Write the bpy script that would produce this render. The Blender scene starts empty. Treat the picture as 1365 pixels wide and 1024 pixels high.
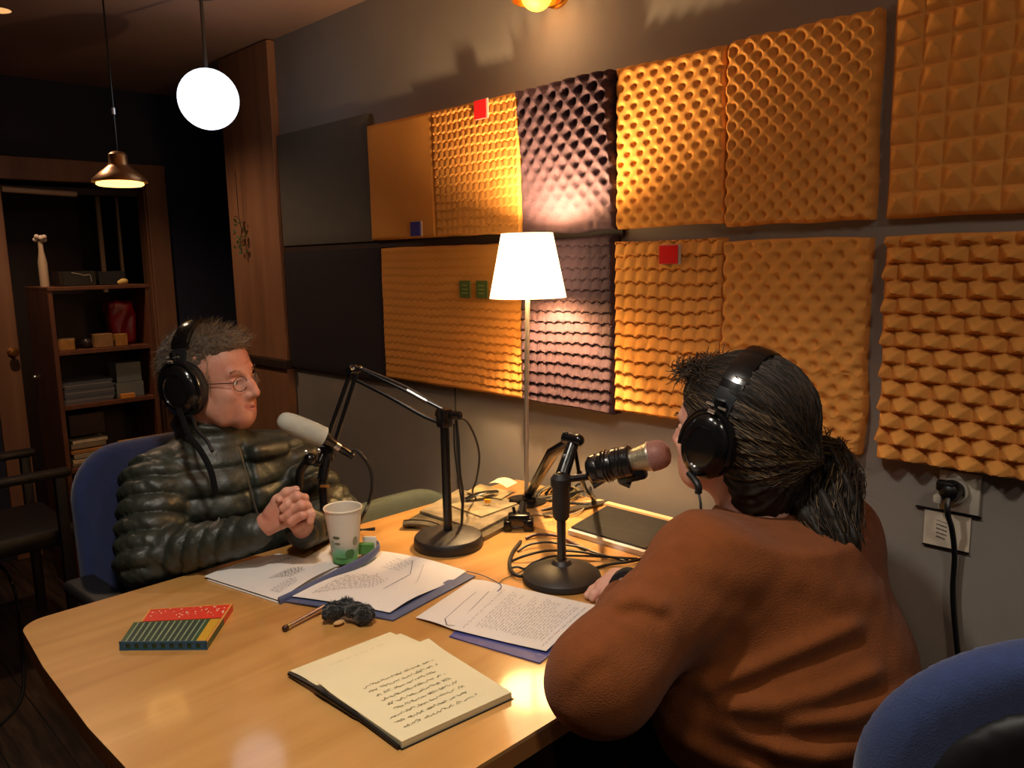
import bpy, bmesh, math, random
import numpy as np
from mathutils import Vector, Matrix, Quaternion
random.seed(7); RS = np.random.RandomState(7)
scene = bpy.context.scene
COL = scene.collection
# ---------------------------------------------------------------- camera (measured from the perspective of wall and table)
CAM_R = np.array([[0.70452307,-0.09523747,0.70326173],[0.70938649,0.1230558,-0.69399429],[-0.02044617,0.98781936,0.15425582]])
CAM_H = 1.40; FPX = 1060.0; CX, CY = 682.5, 512.0
TZ = 0.74            # table top height
WY = 1.70            # right wall plane
CEIL = 2.29
def ray(px, py): return CAM_R @ np.array([px-CX, -(py-CY), -FPX])
def at(px, py, d):                    # world point seen at a pixel, at perpendicular depth d (metres)
    r = ray(px, py)*d/FPX; return Vector((r[0], r[1], r[2]+CAM_H))
def onz(px, py, z=TZ):
    r = ray(px, py); t = (z-CAM_H)/r[2]; return Vector((r[0]*t, r[1]*t, z))
def depth(p):
    d = CAM_R.T @ (np.array(p)-np.array([0,0,CAM_H])); return -d[2]
cam_d = bpy.data.cameras.new('camera'); cam = bpy.data.objects.new('camera', cam_d); COL.objects.link(cam)
M = Matrix([list(CAM_R[i])+[0] for i in range(3)]+[[0,0,0,1]])
q = M.to_quaternion(); cam.rotation_mode='QUATERNION'; cam.rotation_quaternion = q
cam.location = (0,0,CAM_H)
cam_d.sensor_fit='HORIZONTAL'; cam_d.sensor_width=36; cam_d.lens = FPX/1365*36; cam_d.clip_start=0.05
scene.camera = cam
vs=scene.view_settings; vs.view_transform='Standard'; vs.look='None'; vs.gamma=1; vs.exposure=0; vs.use_curve_mapping=False
# ---------------------------------------------------------------- materials
def srgb(c):
    return tuple((x/12.92 if x<=0.04045 else ((x+0.055)/1.055)**2.4) for x in [v/255 for v in c])
def mat(name, col, rough=0.6, metal=0.0, var=0.0, vscale=20, bump=0.0, bscale=60, sheen=0, coat=0, spec=0.5, col2=None, detail=3, trans=0, alpha=1):
    m = bpy.data.materials.new(name); m.use_nodes=True; nt=m.node_tree; b=nt.nodes['Principled BSDF']
    c = srgb(col)
    b.inputs['Base Color'].default_value=(*c,1); b.inputs['Roughness'].default_value=rough; b.inputs['Metallic'].default_value=metal
    b.inputs['Specular IOR Level'].default_value=spec
    if sheen: b.inputs['Sheen Weight'].default_value=sheen; b.inputs['Sheen Roughness'].default_value=.5
    if coat: b.inputs['Coat Weight'].default_value=coat; b.inputs['Coat Roughness'].default_value=.08
    if trans: b.inputs['Transmission Weight'].default_value=trans
    if alpha<1: b.inputs['Alpha'].default_value=alpha
    tc = nt.nodes.new('ShaderNodeTexCoord')
    if var or col2:
        n=nt.nodes.new('ShaderNodeTexNoise'); n.inputs['Scale'].default_value=vscale; n.inputs['Detail'].default_value=detail
        nt.links.new(tc.outputs['Object'], n.inputs['Vector'])
        r=nt.nodes.new('ShaderNodeValToRGB'); r.color_ramp.elements[0].position=.35; r.color_ramp.elements[1].position=.65
        a = tuple(x*(1-var) for x in c); d = tuple(min(1,x*(1+var)) for x in c) if col2 is None else srgb(col2)
        r.color_ramp.elements[0].color=(*a,1); r.color_ramp.elements[1].color=(*d,1)
        nt.links.new(n.outputs['Fac'], r.inputs['Fac']); nt.links.new(r.outputs['Color'], b.inputs['Base Color'])
    if bump:
        n2=nt.nodes.new('ShaderNodeTexNoise'); n2.inputs['Scale'].default_value=bscale; n2.inputs['Detail'].default_value=4
        nt.links.new(tc.outputs['Object'], n2.inputs['Vector'])
        bp=nt.nodes.new('ShaderNodeBump'); bp.inputs['Strength'].default_value=bump; bp.inputs['Distance'].default_value=.004
        nt.links.new(n2.outputs['Fac'], bp.inputs['Height']); nt.links.new(bp.outputs['Normal'], b.inputs['Normal'])
    return m
def emit(name, col, strength):
    m=bpy.data.materials.new(name); m.use_nodes=True; nt=m.node_tree; b=nt.nodes['Principled BSDF']
    b.inputs['Base Color'].default_value=(*srgb(col),1); b.inputs['Emission Color'].default_value=(*srgb(col),1); b.inputs['Emission Strength'].default_value=strength
    return m
def wood(name, c1, c2, c3, axis=1, scale=3.0, rough=.35, coat=.0, knots=False, planks=0):
    m=bpy.data.materials.new(name); m.use_nodes=True; nt=m.node_tree; b=nt.nodes['Principled BSDF']; L=nt.links.new
    tc=nt.nodes.new('ShaderNodeTexCoord'); mp=nt.nodes.new('ShaderNodeMapping'); s=[9.0,9.0,9.0]; s[axis]=.9
    mp.inputs['Scale'].default_value=s; L(tc.outputs['Object'], mp.inputs['Vector'])
    n=nt.nodes.new('ShaderNodeTexNoise'); n.inputs['Scale'].default_value=scale; n.inputs['Detail'].default_value=6; n.inputs['Distortion'].default_value=.6
    L(mp.outputs['Vector'], n.inputs['Vector'])
    r=nt.nodes.new('ShaderNodeValToRGB'); e=r.color_ramp.elements; e[0].position=.3; e[0].color=(*srgb(c1),1); e[1].position=.72; e[1].color=(*srgb(c3),1)
    k=e.new(.5); k.color=(*srgb(c2),1); L(n.outputs['Fac'], r.inputs['Fac']); out=r.outputs['Color']
    if knots:
        n3=nt.nodes.new('ShaderNodeTexNoise'); n3.inputs['Scale'].default_value=4.5; n3.inputs['Detail'].default_value=2
        mp3=nt.nodes.new('ShaderNodeMapping'); mp3.inputs['Scale'].default_value=(1.6,.8,1); L(tc.outputs['Object'], mp3.inputs['Vector']); L(mp3.outputs['Vector'], n3.inputs['Vector'])
        r3=nt.nodes.new('ShaderNodeValToRGB'); r3.color_ramp.elements[0].position=.72; r3.color_ramp.elements[1].position=.86
        r3.color_ramp.elements[0].color=(0,0,0,1); r3.color_ramp.elements[1].color=(1,1,1,1); L(n3.outputs['Fac'], r3.inputs['Fac'])
        mx=nt.nodes.new('ShaderNodeMix'); mx.data_type='RGBA'; L(r3.outputs['Color'], mx.inputs[0]); L(out, mx.inputs[6]); mx.inputs[7].default_value=(*srgb((96,52,20)),1); out=mx.outputs[2]
    if planks:
        sx=nt.nodes.new('ShaderNodeSeparateXYZ'); L(tc.outputs['Object'], sx.inputs[0])
        ma=nt.nodes.new('ShaderNodeMath'); ma.operation='MULTIPLY'; ma.inputs[1].default_value=1/planks; L(sx.outputs[0 if axis==1 else 1], ma.inputs[0])
        fr=nt.nodes.new('ShaderNodeMath'); fr.operation='FRACT'; L(ma.outputs[0], fr.inputs[0])
        lt=nt.nodes.new('ShaderNodeMath'); lt.operation='LESS_THAN'; lt.inputs[1].default_value=.03; L(fr.outputs[0], lt.inputs[0])
        mx=nt.nodes.new('ShaderNodeMix'); mx.data_type='RGBA'; L(lt.outputs[0], mx.inputs[0]); L(out, mx.inputs[6]); mx.inputs[7].default_value=(.004,.003,.002,1); out=mx.outputs[2]
    L(out, b.inputs['Base Color']); b.inputs['Roughness'].default_value=rough
    if coat: b.inputs['Coat Weight'].default_value=coat; b.inputs['Coat Roughness'].default_value=.09
    return m
# ---------------------------------------------------------------- object helpers
def link(name, me, m, parent=None, smooth=False, auto=None):
    o=bpy.data.objects.new(name, me); COL.objects.link(o)
    if m is not None:
        for x in (m if isinstance(m,(list,tuple)) else [m]): me.materials.append(x)
    if smooth:
        me.polygons.foreach_set('use_smooth', [True]*len(me.polygons))
        if auto: me.set_sharp_from_angle(angle=math.radians(auto))
    if parent is not None: 
        o.parent=parent; o.matrix_parent_inverse = parent_inv(parent)
    return o
def parent_inv(p):
    # parents are never scaled; their world matrix is composed by hand
    mtx=Matrix.Identity(4); q=p; chain=[]
    while q is not None: chain.append(q); q=q.parent
    for q in reversed(chain):
        mtx = mtx @ (q.matrix_parent_inverse if q.parent else Matrix.Identity(4)) @ Matrix.LocRotScale(q.location, q.rotation_euler, q.scale)
    return mtx.inverted()
def tag(o, label=None, cat=None, group=None, kind=None):
    if label: o['label']=label
    if cat: o['category']=cat
    if group: o['group']=group
    if kind: o['kind']=kind
    return o
def thing(name, loc, label, cat, group=None, rz=0):
    o=bpy.data.objects.new(name,None); COL.objects.link(o); o.location=loc; o.rotation_euler=(0,0,rz); o.empty_display_size=.05
    return tag(o,label,cat,group)
class MB:
    """collects shapes (world coordinates) into one mesh"""
    def __init__(s): s.bm=bmesh.new(); s.mi=0
    def _fin(s, verts, mtx):
        for v in verts: v.co = mtx @ v.co
        return s
    def _mi(s, faces):
        for f in faces: f.material_index=s.mi
    def box(s, c, size, rot=None, bevel=0, seg=2, shear=None):
        r=bmesh.ops.create_cube(s.bm, size=1); vs=r['verts']
        for v in vs: v.co = Vector((v.co.x*size[0], v.co.y*size[1], v.co.z*size[2]))
        fs=list({f for v in vs for f in v.link_faces})
        if bevel:
            es=list({e for v in vs for e in v.link_edges})
            r=bmesh.ops.bevel(s.bm, geom=es, offset=bevel, segments=seg, affect='EDGES', profile=.5)
            vs=r['verts']; fs=r['faces']
            vs=list({v for f in fs for v in f.verts})
            seen=set(vs); stack=list(vs)
            while stack:
                v=stack.pop()
                for e in v.link_edges:
                    w=e.other_vert(v)
                    if w not in seen: seen.add(w); stack.append(w)
            vs=list(seen); fs=list({f for v in vs for f in v.link_faces})
        m=Matrix.Translation(Vector(c)) @ (rot.to_matrix().to_4x4() if isinstance(rot,(Quaternion,)) else (Matrix.Rotation(rot,4,'Z') if isinstance(rot,(int,float)) else (rot.to_4x4() if rot is not None else Matrix.Identity(4))))
        s._mi(fs); return s._fin(vs,m)
    def b2(s, lo, hi, bevel=0, seg=2):
        lo=Vector(lo); hi=Vector(hi); return s.box((lo+hi)/2, [abs(a) for a in (hi-lo)], bevel=bevel, seg=seg)
    def tube(s, pts, r, n=10, cap=True, flat=None):
        pts=[Vector(p) for p in pts]; N=len(pts); rr=r if isinstance(r,(list,tuple)) else [r]*N
        rings=[]; t0=(pts[1]-pts[0]).normalized(); a=t0.orthogonal().normalized()
        if flat is not None: a=(Vector(flat[0])-t0*t0.dot(Vector(flat[0]))).normalized()
        for i,p in enumerate(pts):
            t=((pts[min(i+1,N-1)]-pts[max(i-1,0)])).normalized()
            a=(a-t*a.dot(t)).normalized(); b=t.cross(a)
            fl = flat[1] if flat is not None else 1
            rings.append([s.bm.verts.new(p+(a*math.cos(2*math.pi*k/n)*rr[i]+b*math.sin(2*math.pi*k/n)*rr[i]*fl)) for k in range(n)])
        fs=[]
        for i in range(N-1):
            for k in range(n):
                fs.append(s.bm.faces.new((rings[i][k],rings[i][(k+1)%n],rings[i+1][(k+1)%n],rings[i+1][k])))
        if cap:
            fs.append(s.bm.faces.new(rings[0][::-1])); fs.append(s.bm.faces.new(rings[-1]))
        s._mi(fs); return s
    def lathe(s, prof, c=(0,0,0), n=32, axis=None, cap=False):
        """prof: list of (r,z) ; axis: direction of local z"""
        qt = Vector((0,0,1)).rotation_difference(Vector(axis).normalized()) if axis is not None else Quaternion()
        c=Vector(c); rings=[]
        for r,z in prof:
            if r<1e-6: rings.append([s.bm.verts.new(c+qt@Vector((0,0,z)))])
            else: rings.append([s.bm.verts.new(c+qt@Vector((r*math.cos(2*math.pi*k/n), r*math.sin(2*math.pi*k/n), z))) for k in range(n)])
        fs=[]
        for A,B in zip(rings,rings[1:]):
            for k in range(n):
                k2=(k+1)%n
                if len(A)==1 and len(B)==1: continue
                if len(A)==1: fs.append(s.bm.faces.new((A[0],B[k2],B[k])))
                elif len(B)==1: fs.append(s.bm.faces.new((A[k],A[k2],B[0])))
                else: fs.append(s.bm.faces.new((A[k],A[k2],B[k2],B[k])))
        if cap:
            if len(rings[0])>1: fs.append(s.bm.faces.new(rings[0][::-1]))
            if len(rings[-1])>1: fs.append(s.bm.faces.new(rings[-1]))
        s._mi(fs); return s
    def poly(s, pts, z0, z1):
        """prism of xy outline"""
        a=[s.bm.verts.new((p[0],p[1],z0)) for p in pts]; b=[s.bm.verts.new((p[0],p[1],z1)) for p in pts]; n=len(pts)
        fs=[s.bm.faces.new(a[::-1]), s.bm.faces.new(b)]
        for i in range(n): fs.append(s.bm.faces.new((a[i],a[(i+1)%n],b[(i+1)%n],b[i])))
        s._mi(fs); return s
    def quad(s, pts, mi=None):
        f=s.bm.faces.new([s.bm.verts.new(p) for p in pts]); f.material_index=s.mi if mi is None else mi; return s
    def sphere(s, c, r, seg=20, scale=(1,1,1), rot=None):
        rr=bmesh.ops.create_uvsphere(s.bm, u_segments=seg, v_segments=seg//2+2, radius=r)
        m=Matrix.Translation(Vector(c)) @ (rot.to_4x4() if rot is not None else Matrix.Identity(4)) @ Matrix.Diagonal((*scale,1))
        s._mi({f for v in rr['verts'] for f in v.link_faces}); return s._fin(rr['verts'], m)
    def build(s, name, m, parent=None, smooth=True, auto=35):
        bmesh.ops.recalc_face_normals(s.bm, faces=s.bm.faces)
        me=bpy.data.meshes.new(name); s.bm.to_mesh(me); s.bm.free()
        return link(name, me, m, parent, smooth, auto)
def struct(name, mb, m, smooth=False):
    o=mb.build(name, m, None, smooth); o['kind']='structure'; return o
def bez(pts, n=8):
    """Catmull-Rom through points"""
    P=[Vector(p) for p in pts]; P=[P[0]*2-P[1]]+P+[P[-1]*2-P[-2]]; out=[]
    for i in range(1,len(P)-2):
        for k in range(n):
            t=k/n; a,b,c,d=P[i-1],P[i],P[i+1],P[i+2]
            out.append(.5*((2*b)+(c-a)*t+(2*a-5*b+4*c-d)*t*t+(3*b-a-3*c+d)*t**3))
    out.append(P[-2]); return out
def meshdata(name, V, F):
    me=bpy.data.meshes.new(name); me.from_pydata([tuple(v) for v in V], [], F); me.update(); return me
# ---------------------------------------------------------------- implicit surfaces: smooth-blended bodies, meshed with surface nets
def smin(a,b,k):
    h=np.maximum(k-np.abs(a-b),0)/k; return np.minimum(a,b)-h*h*k*.25
def smax(a,b,k): return -smin(-a,-b,k)
class SDF:
    def __init__(s): s.ops=[]
    def add(s, f, k=.01, op='+', disp=None): s.ops.append((f,k,op,disp)); return s
    def cone(s, a, b, ra, rb, k=.01, op='+', disp=None, flat=None):
        a=np.array(a,float); b=np.array(b,float); ab=b-a; L2=ab@ab
        def f(P):
            t=np.clip(((P-a)@ab)/L2,0,1); D=P-a-t[...,None]*ab
            if flat is not None:
                nrm,sc=flat; nn=np.array(nrm); D=D+ (D@nn)[...,None]*nn*(1/sc-1)
                d=np.sqrt((D*D).sum(-1))-(ra+(rb-ra)*t)
                return d*min(1,sc)
            return np.sqrt((D*D).sum(-1))-(ra+(rb-ra)*t)
        return s.add(f,k,op,disp)
    def ell(s, c, r, R=None, k=.01, op='+', disp=None):
        c=np.array(c,float); r=np.array(r,float); Rm=np.eye(3) if R is None else np.array(R)
        def f(P):
            Q=(P-c)@Rm      # columns of R are local axes
            k0=np.sqrt(((Q/r)**2).sum(-1)); k1=np.sqrt(((Q/(r*r))**2).sum(-1))
            return k0*(k0-1)/np.maximum(k1,1e-9)
        return s.add(f,k,op,disp)
    def box(s, c, h, rr, R=None, k=.01, op='+', disp=None):
        c=np.array(c,float); h=np.array(h,float)-rr; Rm=np.eye(3) if R is None else np.array(R)
        def f(P):
            Q=np.abs((P-c)@Rm)-h
            return np.sqrt((np.maximum(Q,0)**2).sum(-1))+np.minimum(Q.max(-1),0)-rr
        return s.add(f,k,op,disp)
    def half(s, c, n, k=.01, op='-'):
        c=np.array(c,float); n=np.array(n,float); n/=np.linalg.norm(n)
        return s.add(lambda P:(P-c)@n, k, op)
    def chain(s, pts, rs, k=.01, disp=None, flat=None):
        for i in range(len(pts)-1): s.cone(pts[i],pts[i+1],rs[i],rs[i+1],k,'+',disp,flat)
        return s
    def ev(s, P, ops=None):
        d=None
        for f,k,op,disp in (ops or s.ops):
            v=f(P)
            if disp is not None: v=v+disp(P)
            if op=='+': d=v if d is None else smin(d,v,k)
            elif d is None: d=np.full(P.shape[:-1],1.0)
            elif op=='-': d=smax(d,-v,k)
            elif op=='&': d=smax(d,v,k)
            elif op=='D': d=d+v
        return d
    def mesh(s, lo, hi, h):
        lo=np.array(lo,float); hi=np.array(hi,float); B=12
        nb=np.ceil((hi-lo)/(h*B)).astype(int); n=nb*B+1
        G=np.full(n,9.0,np.float32); rad=B*h*.87
        loc=np.stack(np.meshgrid(*[np.arange(B+1)*h]*3,indexing='ij'),-1)
        for ix in range(nb[0]):
            for iy in range(nb[1]):
                for iz in range(nb[2]):
                    o=lo+np.array([ix,iy,iz])*B*h; c=(o+B*h/2)[None]
                    act=[]; dm=9
                    for op in s.ops:
                        if op[2]=='D': act.append(op); continue
                        v=float(op[0](c)[0])
                        if op[2]=='+': dm=min(dm,v)
                        if op[2]=='&' or v<rad*1.5+op[1]+.012: act.append(op)
                    if dm>rad*1.5+.02 : 
                        continue
                    if not any(a[2]=='+' for a in act): continue
                    G[ix*B:ix*B+B+1,iy*B:iy*B+B+1,iz*B:iz*B+B+1]=s.ev(loc+o,act)
        return nets(G,lo,h)
def nets(G,lo,h):
    S=G<0
    n=np.array(G.shape)
    A=np.zeros(n-1,int)
    corners=[(i,j,k) for i in (0,1) for j in (0,1) for k in (0,1)]
    cnt=np.zeros(n-1,np.int8)
    for i,j,k in corners: cnt+=S[i:n[0]-1+i,j:n[1]-1+j,k:n[2]-1+k]
    idx=np.argwhere((cnt>0)&(cnt<8)); ID=np.full(n-1,-1,np.int64); ID[tuple(idx.T)]=np.arange(len(idx))
    acc=np.zeros((len(idx),3)); w=np.zeros(len(idx))
    for a in corners:
        for ax in range(3):
            if a[ax]==0:
                b=list(a); b[ax]=1
                va=G[tuple((idx+np.array(a)).T)]; vb=G[tuple((idx+np.array(b)).T)]
                mk=(va<0)!=(vb<0); t=np.where(mk, va/np.where(va==vb,1,va-vb), 0)
                p=np.array(a,float)[None].repeat(len(idx),0); p[:,ax]=t
                acc[mk]+=p[mk]; w[mk]+=1
    V=lo+(idx+acc/w[:,None])*h
    F=[]
    for ax in range(3):
        s0=[slice(0,n[i]) for i in range(3)]; s1=list(s0); s0[ax]=slice(0,n[ax]-1); s1[ax]=slice(1,n[ax])
        a=S[tuple(s0)]; b=S[tuple(s1)]; e=np.argwhere(a!=b)
        u,v=[(1,2),(2,0),(0,1)][ax]
        e=e[(e[:,u]>0)&(e[:,v]>0)&(e[:,u]<n[u]-1)&(e[:,v]<n[v]-1)]
        fl=a[tuple(e.T)]
        q=[]
        for du,dv in ((0,0),(1,0),(1,1),(0,1)):
            c=e.copy(); c[:,u]-=du; c[:,v]-=dv; q.append(ID[tuple(c.T)])
        q=np.stack(q,1)
        q[~fl]=q[~fl][:,::-1]; F.append(q)
    F=np.concatenate(F); F=F[(F>=0).all(1)]
    return V,F
def npmesh(name,V,F):
    me=bpy.data.meshes.new(name); me.vertices.add(len(V)); me.vertices.foreach_set('co',np.asarray(V,np.float32).ravel())
    me.loops.add(F.size); me.loops.foreach_set('vertex_index',F.ravel().astype(np.int32)); me.polygons.add(len(F))
    me.polygons.foreach_set('loop_start',np.arange(0,F.size,F.shape[1],dtype=np.int32)); me.polygons.foreach_set('loop_total',np.full(len(F),F.shape[1],np.int32))
    me.update(); me.validate(); return me
def vnoise(P, seed=0):
    """cheap smooth noise, sum of rotated sines"""
    r=np.random.RandomState(seed); out=0
    for i in range(6):
        d=r.normal(size=3); d/=np.linalg.norm(d); out=out+np.sin(P@d*(1+.35*i)+r.rand()*6.28+1.7*np.sin(P@np.roll(d,1)*.8))
    return out/6
# ================================================================= setting
m_floor=wood('dark_floor_wood',(34,24,18),(52,38,28),(74,55,40),axis=0,scale=4,rough=.4,planks=.14)
m_ceil=mat('ceiling_paint',(150,118,104),.9,var=.04,vscale=4)
m_wall=mat('grey_wall_paint',(142,134,126),.75,var=.05,vscale=5,bump=.05,bscale=80)
m_back=mat('dark_blue_paint',(46,46,66),.8,var=.06,vscale=5)
m_pil=wood('orange_wood_board',(132,92,66),(150,104,74),(166,118,84),axis=2,scale=1.2,rough=.5)
m_dark=mat('dark_brown_board',(56,38,30),.6,var=.1)
m_black=mat('black_metal',(14,14,15),.35,metal=.0,spec=.5)
struct('floor', MB().b2((-5.4,-1.9,-.06),(1.3,2.9,0)), m_floor)
struct('ceiling', MB().b2((-5.4,-1.9,CEIL),(1.3,2.9,CEIL+.06)), m_ceil)
struct('wall_right', MB().b2((-3.45,WY,0),(1.3,WY+.1,CEIL)), m_wall)
struct('wall_left', MB().b2((-5.4,-1.96,0),(1.3,-1.9,CEIL)), m_wall)
struct('wall_front', MB().b2((1.24,-1.9,0),(1.3,WY,CEIL)), m_wall)
struct('wall_far', MB().b2((-4.46,2.84,0),(-3.35,2.9,CEIL)), m_back)
# back wall with a doorway (y .985-1.64, height 1.82)
b=MB(); b.b2((-4.46,-1.9,0),(-4.36,.985,CEIL)); b.b2((-4.46,1.64,0),(-4.36,2.84,CEIL)); b.b2((-4.46,.985,1.82),(-4.36,1.64,CEIL))
struct('wall_back', b, m_back)
b=MB(); b.b2((-5.4,.6,0),(-5.34,2.1,CEIL)); b.b2((-5.4,.6,0),(-4.46,.66,CEIL)); b.b2((-5.4,2.04,0),(-4.46,2.1,CEIL))
struct('wall_closet', b, m_dark)
# door casing
b=MB(); b.b2((-4.375,.875,0),(-4.335,.985,1.925),bevel=.004); b.b2((-4.375,1.64,0),(-4.335,1.745,1.925),bevel=.004); b.b2((-4.375,.985,1.82),(-4.335,1.64,1.925),bevel=.004)
b.b2((-4.46,.975,0),(-4.36,.99,1.83)); b.b2((-4.46,1.635,0),(-4.36,1.65,1.83))
struct('trim_1', b, m_pil)
# lower wall below the doorway side, light board
# wooden end board on the right wall
b=MB(); b.b2((-3.47,WY-.035,1.0),(-3.035,WY,2.285),bevel=.003); b.b2((-3.47,WY-.035,0),(-3.035,WY,.965),bevel=.003); b.b2((-3.47,WY,0),(-3.445,WY+.1,2.285)); b.b2((-3.465,WY-.025,.96),(-3.04,WY,1.01))
o=struct('trim_2', b, m_pil)
b=MB(); b.b2((-3.475,WY-.05,.965),(-3.025,WY-.005,1.0),bevel=.003); struct('trim_3', b, m_dark)
b=MB(); b.b2((-3.03,WY-.012,1.452),(-1.29,WY,1.474)); struct('trim_4', b, m_dark)     # dark batten between the panel rows
b=MB(); b.b2((-1.994,WY-.003,0),(-1.990,WY,.985)); struct('trim_5', b, mat('wall_seam_grey',(70,68,66),.8))  # thin dark grey strip along the vertical seam in the wall
# door leaf seen inside the doorway: dark panel with two pale rails
d=MB(); d.b2((-4.9,1.0,0),(-4.86,1.46,1.80),bevel=.003)
o=d.build('door_1', m_dark); o['kind']='structure'
for i,(y,w) in enumerate(((1.475,.02),(1.575,.012))):
    b=MB(); b.b2((-4.62,y,0),(-4.60,y+w,1.79)); struct('trim_%d'%(6+i), b, mat('pale_strip_%d'%i,(150,120,90),.6))
b=MB(); b.b2((-4.46,.99,1.765),(-4.40,1.62,1.80),bevel=.004); struct('trim_8', b, m_dark)
# ---------------------------------------------------------------- acoustic foam panels
m_or=mat('ochre_foam',(226,158,80),.92,var=.05,vscale=12,bump=.25,bscale=220,spec=.2)
m_ol=mat('orange_foam_smooth',(220,150,72),.92,var=.03,vscale=6,bump=.12,bscale=220,spec=.2)
m_pl=mat('plum_foam',(66,46,58),.85,var=.12,vscale=14,bump=.3,bscale=180,spec=.4)
m_gr=mat('olive_grey_panel_cloth',(92,86,76),.95,var=.04,bump=.1,bscale=260)
m_dk=mat('black_plum_panel_cloth',(36,27,32),.95,var=.05,bump=.1,bscale=260)
def foam(name,x0,x1,z0,z1,base,hf,m,label,res=.0045,seed=0,group=None,wob=.003,sag=None):
    nx=int((x1-x0)/res)+1; nz=int((z1-z0)/res)+1
    u=np.linspace(0,1,nx); v=np.linspace(0,1,nz); U,Vv=np.meshgrid(u,v,indexing='ij')
    X=x0+(x1-x0)*U; Z=z0+(z1-z0)*Vv; W=x1-x0; Hh=z1-z0
    P=np.stack([X*18,Z*18,np.zeros_like(X)+seed],-1); nx1=vnoise(P,seed); nx2=vnoise(P,seed+50)
    H=base+hf(U*W,Vv*Hh,U,Vv,nx1)
    ed=np.minimum(np.minimum(U,1-U)*W,np.minimum(Vv,1-Vv)*Hh); H=H*(.75+.25*np.clip(ed/.006,0,1))
    edge=np.clip(1-ed/.03,0,1)
    X2=X+wob*nx2*edge; Z2=Z+wob*nx1*edge
    if sag is not None: Z2=Z2+sag(U,Vv)
    V=np.stack([X2,WY-.004-H,Z2],-1).reshape(-1,3); I=np.arange(nx*nz).reshape(nx,nz)
    F=np.stack([I[:-1,:-1],I[1:,:-1],I[1:,1:],I[:-1,1:]],-1).reshape(-1,4)
    # rim down to the wall
    loop=np.concatenate([I[:,0],I[-1,1:],I[-2::-1,-1],I[0,-2:0:-1]]); B=V[loop].copy(); B[:,1]=WY+.001; n0=len(V); V=np.concatenate([V,B]); k=len(loop)
    j=np.arange(k); j2=(j+1)%k
    F2=np.stack([loop[j2],loop[j],n0+j,n0+j2],-1); F=np.concatenate([F,F2])
    me=npmesh(name,V,F); o=link(name,me,m,None,True,50)
    return tag(o,label,'acoustic panel',group)
pi=math.pi
def hz(*a): return np.zeros_like(a[0])
def egg(q,p,A,ph=0,sharp=1.0):
    def f(u,v,U,V,n):
        c=.5+.5*np.cos(2*pi*u/q+ph)*np.cos(2*pi*v/p+.3*n); return A*c**sharp
    return f
def dimp(q,p,A,s,el=1.0):
    def f(u,v,U,V,n):
        r=0
        for ou,ov in ((0,0),(.5,.5)):
            a=(((u/q+ou)%1)-.5)*q; b=((((v+.02*p*n)/p+ov)%1)-.5)*p; r=np.maximum(r,np.exp(-((a/s)**2+(b/(s*el))**2)**1.3))
        return A*(1-r)
    return f
def scal(q,p,A,dep=.5):
    def f(u,v,U,V,n):
        w=v+.18*p*n+.22*p*(1-np.abs(np.sin(pi*u/q)))
        fr=(w/p)%1.0; r=np.minimum(fr/.16,1); r=r*r*(3-2*r)
        return A*r*(1-dep*fr)*(.8+.2*np.abs(np.sin(pi*u/q)))
    return f
def pyr(q,p,A,stag=False,lean=.25):
    def f(u,v,U,V,n):
        row=np.floor(v/p); uu=u+(row%2)*q*.5*(1 if stag else 0)+.08*q*n
        a=np.abs(((uu/q)%1)-.5)*2; fv=(v/p)%1; b=np.where(fv<lean,(lean-fv)/lean,(fv-lean)/(1-lean))
        return A*np.clip(1-np.maximum(a,b),0,1)**.9
    return f
G1='foam panels of the upper row'; G2='foam panels of the lower row'
foam('acoustic_panel',-3.03,-2.392,1.476,1.915,.02,hz,m_gr,'flat olive grey cloth panel at the left end of the upper row',res=.02,group=G1,wob=0)
foam('acoustic_panel',-3.03,-2.352,.975,1.452,.02,hz,m_dk,'flat near-black panel at the left end of the lower row, under the grey panel',res=.02,group=G2,wob=0)
foam('acoustic_panel',-2.388,-2.028,1.478,1.870,.028,lambda u,v,U,V,n:.0015*n,m_ol,'smooth orange foam panel holding the blue square note, upper row',seed=3,group=G1,wob=.001)
foam('acoustic_panel',-2.024,-1.642,1.478,1.868,.026,lambda u,v,U,V,n:scal(.026,.0265,.012,.6)(u,v,U,V,n)*(.45+.55*V),m_or,'orange foam panel with fine horizontal ridges, left of the upper plum panel',res=.003,seed=4,group=G1)
def plum1(u,v,U,V,n): return dimp(.048,.052,.030,.0125)(u,v,U,V,n)*np.clip(.08+1.15*(V+.35*U-.35),.07,1)
foam('acoustic_panel',-1.637,-1.300,1.470,1.868,.030,plum1,m_pl,'dark plum egg-crate foam panel above the floor lamp shade, upper row',res=.0035,seed=5,group=G1,wob=.006)
foam('acoustic_panel',-1.296,-.986,1.474,1.868,.024,dimp(.040,.046,.009,.0080,.9),m_or,'orange foam panel with small staggered dimples, right of the upper plum panel',res=.0035,seed=6,group=G1)
foam('acoustic_panel',-.980,-.652,1.466,1.870,.026,dimp(.0385,.040,.013,.0088,1.1),m_or,'orange foam panel densely pitted with dimples, second from right in the upper row',res=.0035,seed=7,group=G1,wob=.006)
foam('acoustic_panel',-.622,-.165,1.466,1.885,.026,pyr(.050,.047,.022,False,.75),m_or,'orange foam panel of square pyramids at the top right corner, upper row',res=.0035,seed=8,group=G1)
foam('acoustic_panel',-2.345,-1.645,.988,1.450,.022,lambda u,v,U,V,n:scal(.034,.026,.012,.6)(u,v,U,V,n)*np.clip(.12+.3*(1-V)+.9*np.maximum(U-.6,0)*(1-V)*2,.1,1),m_ol,'wide orange foam panel with faint ripples and two green notes behind the boom arm',res=.004,seed=9,group=G2)
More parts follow.
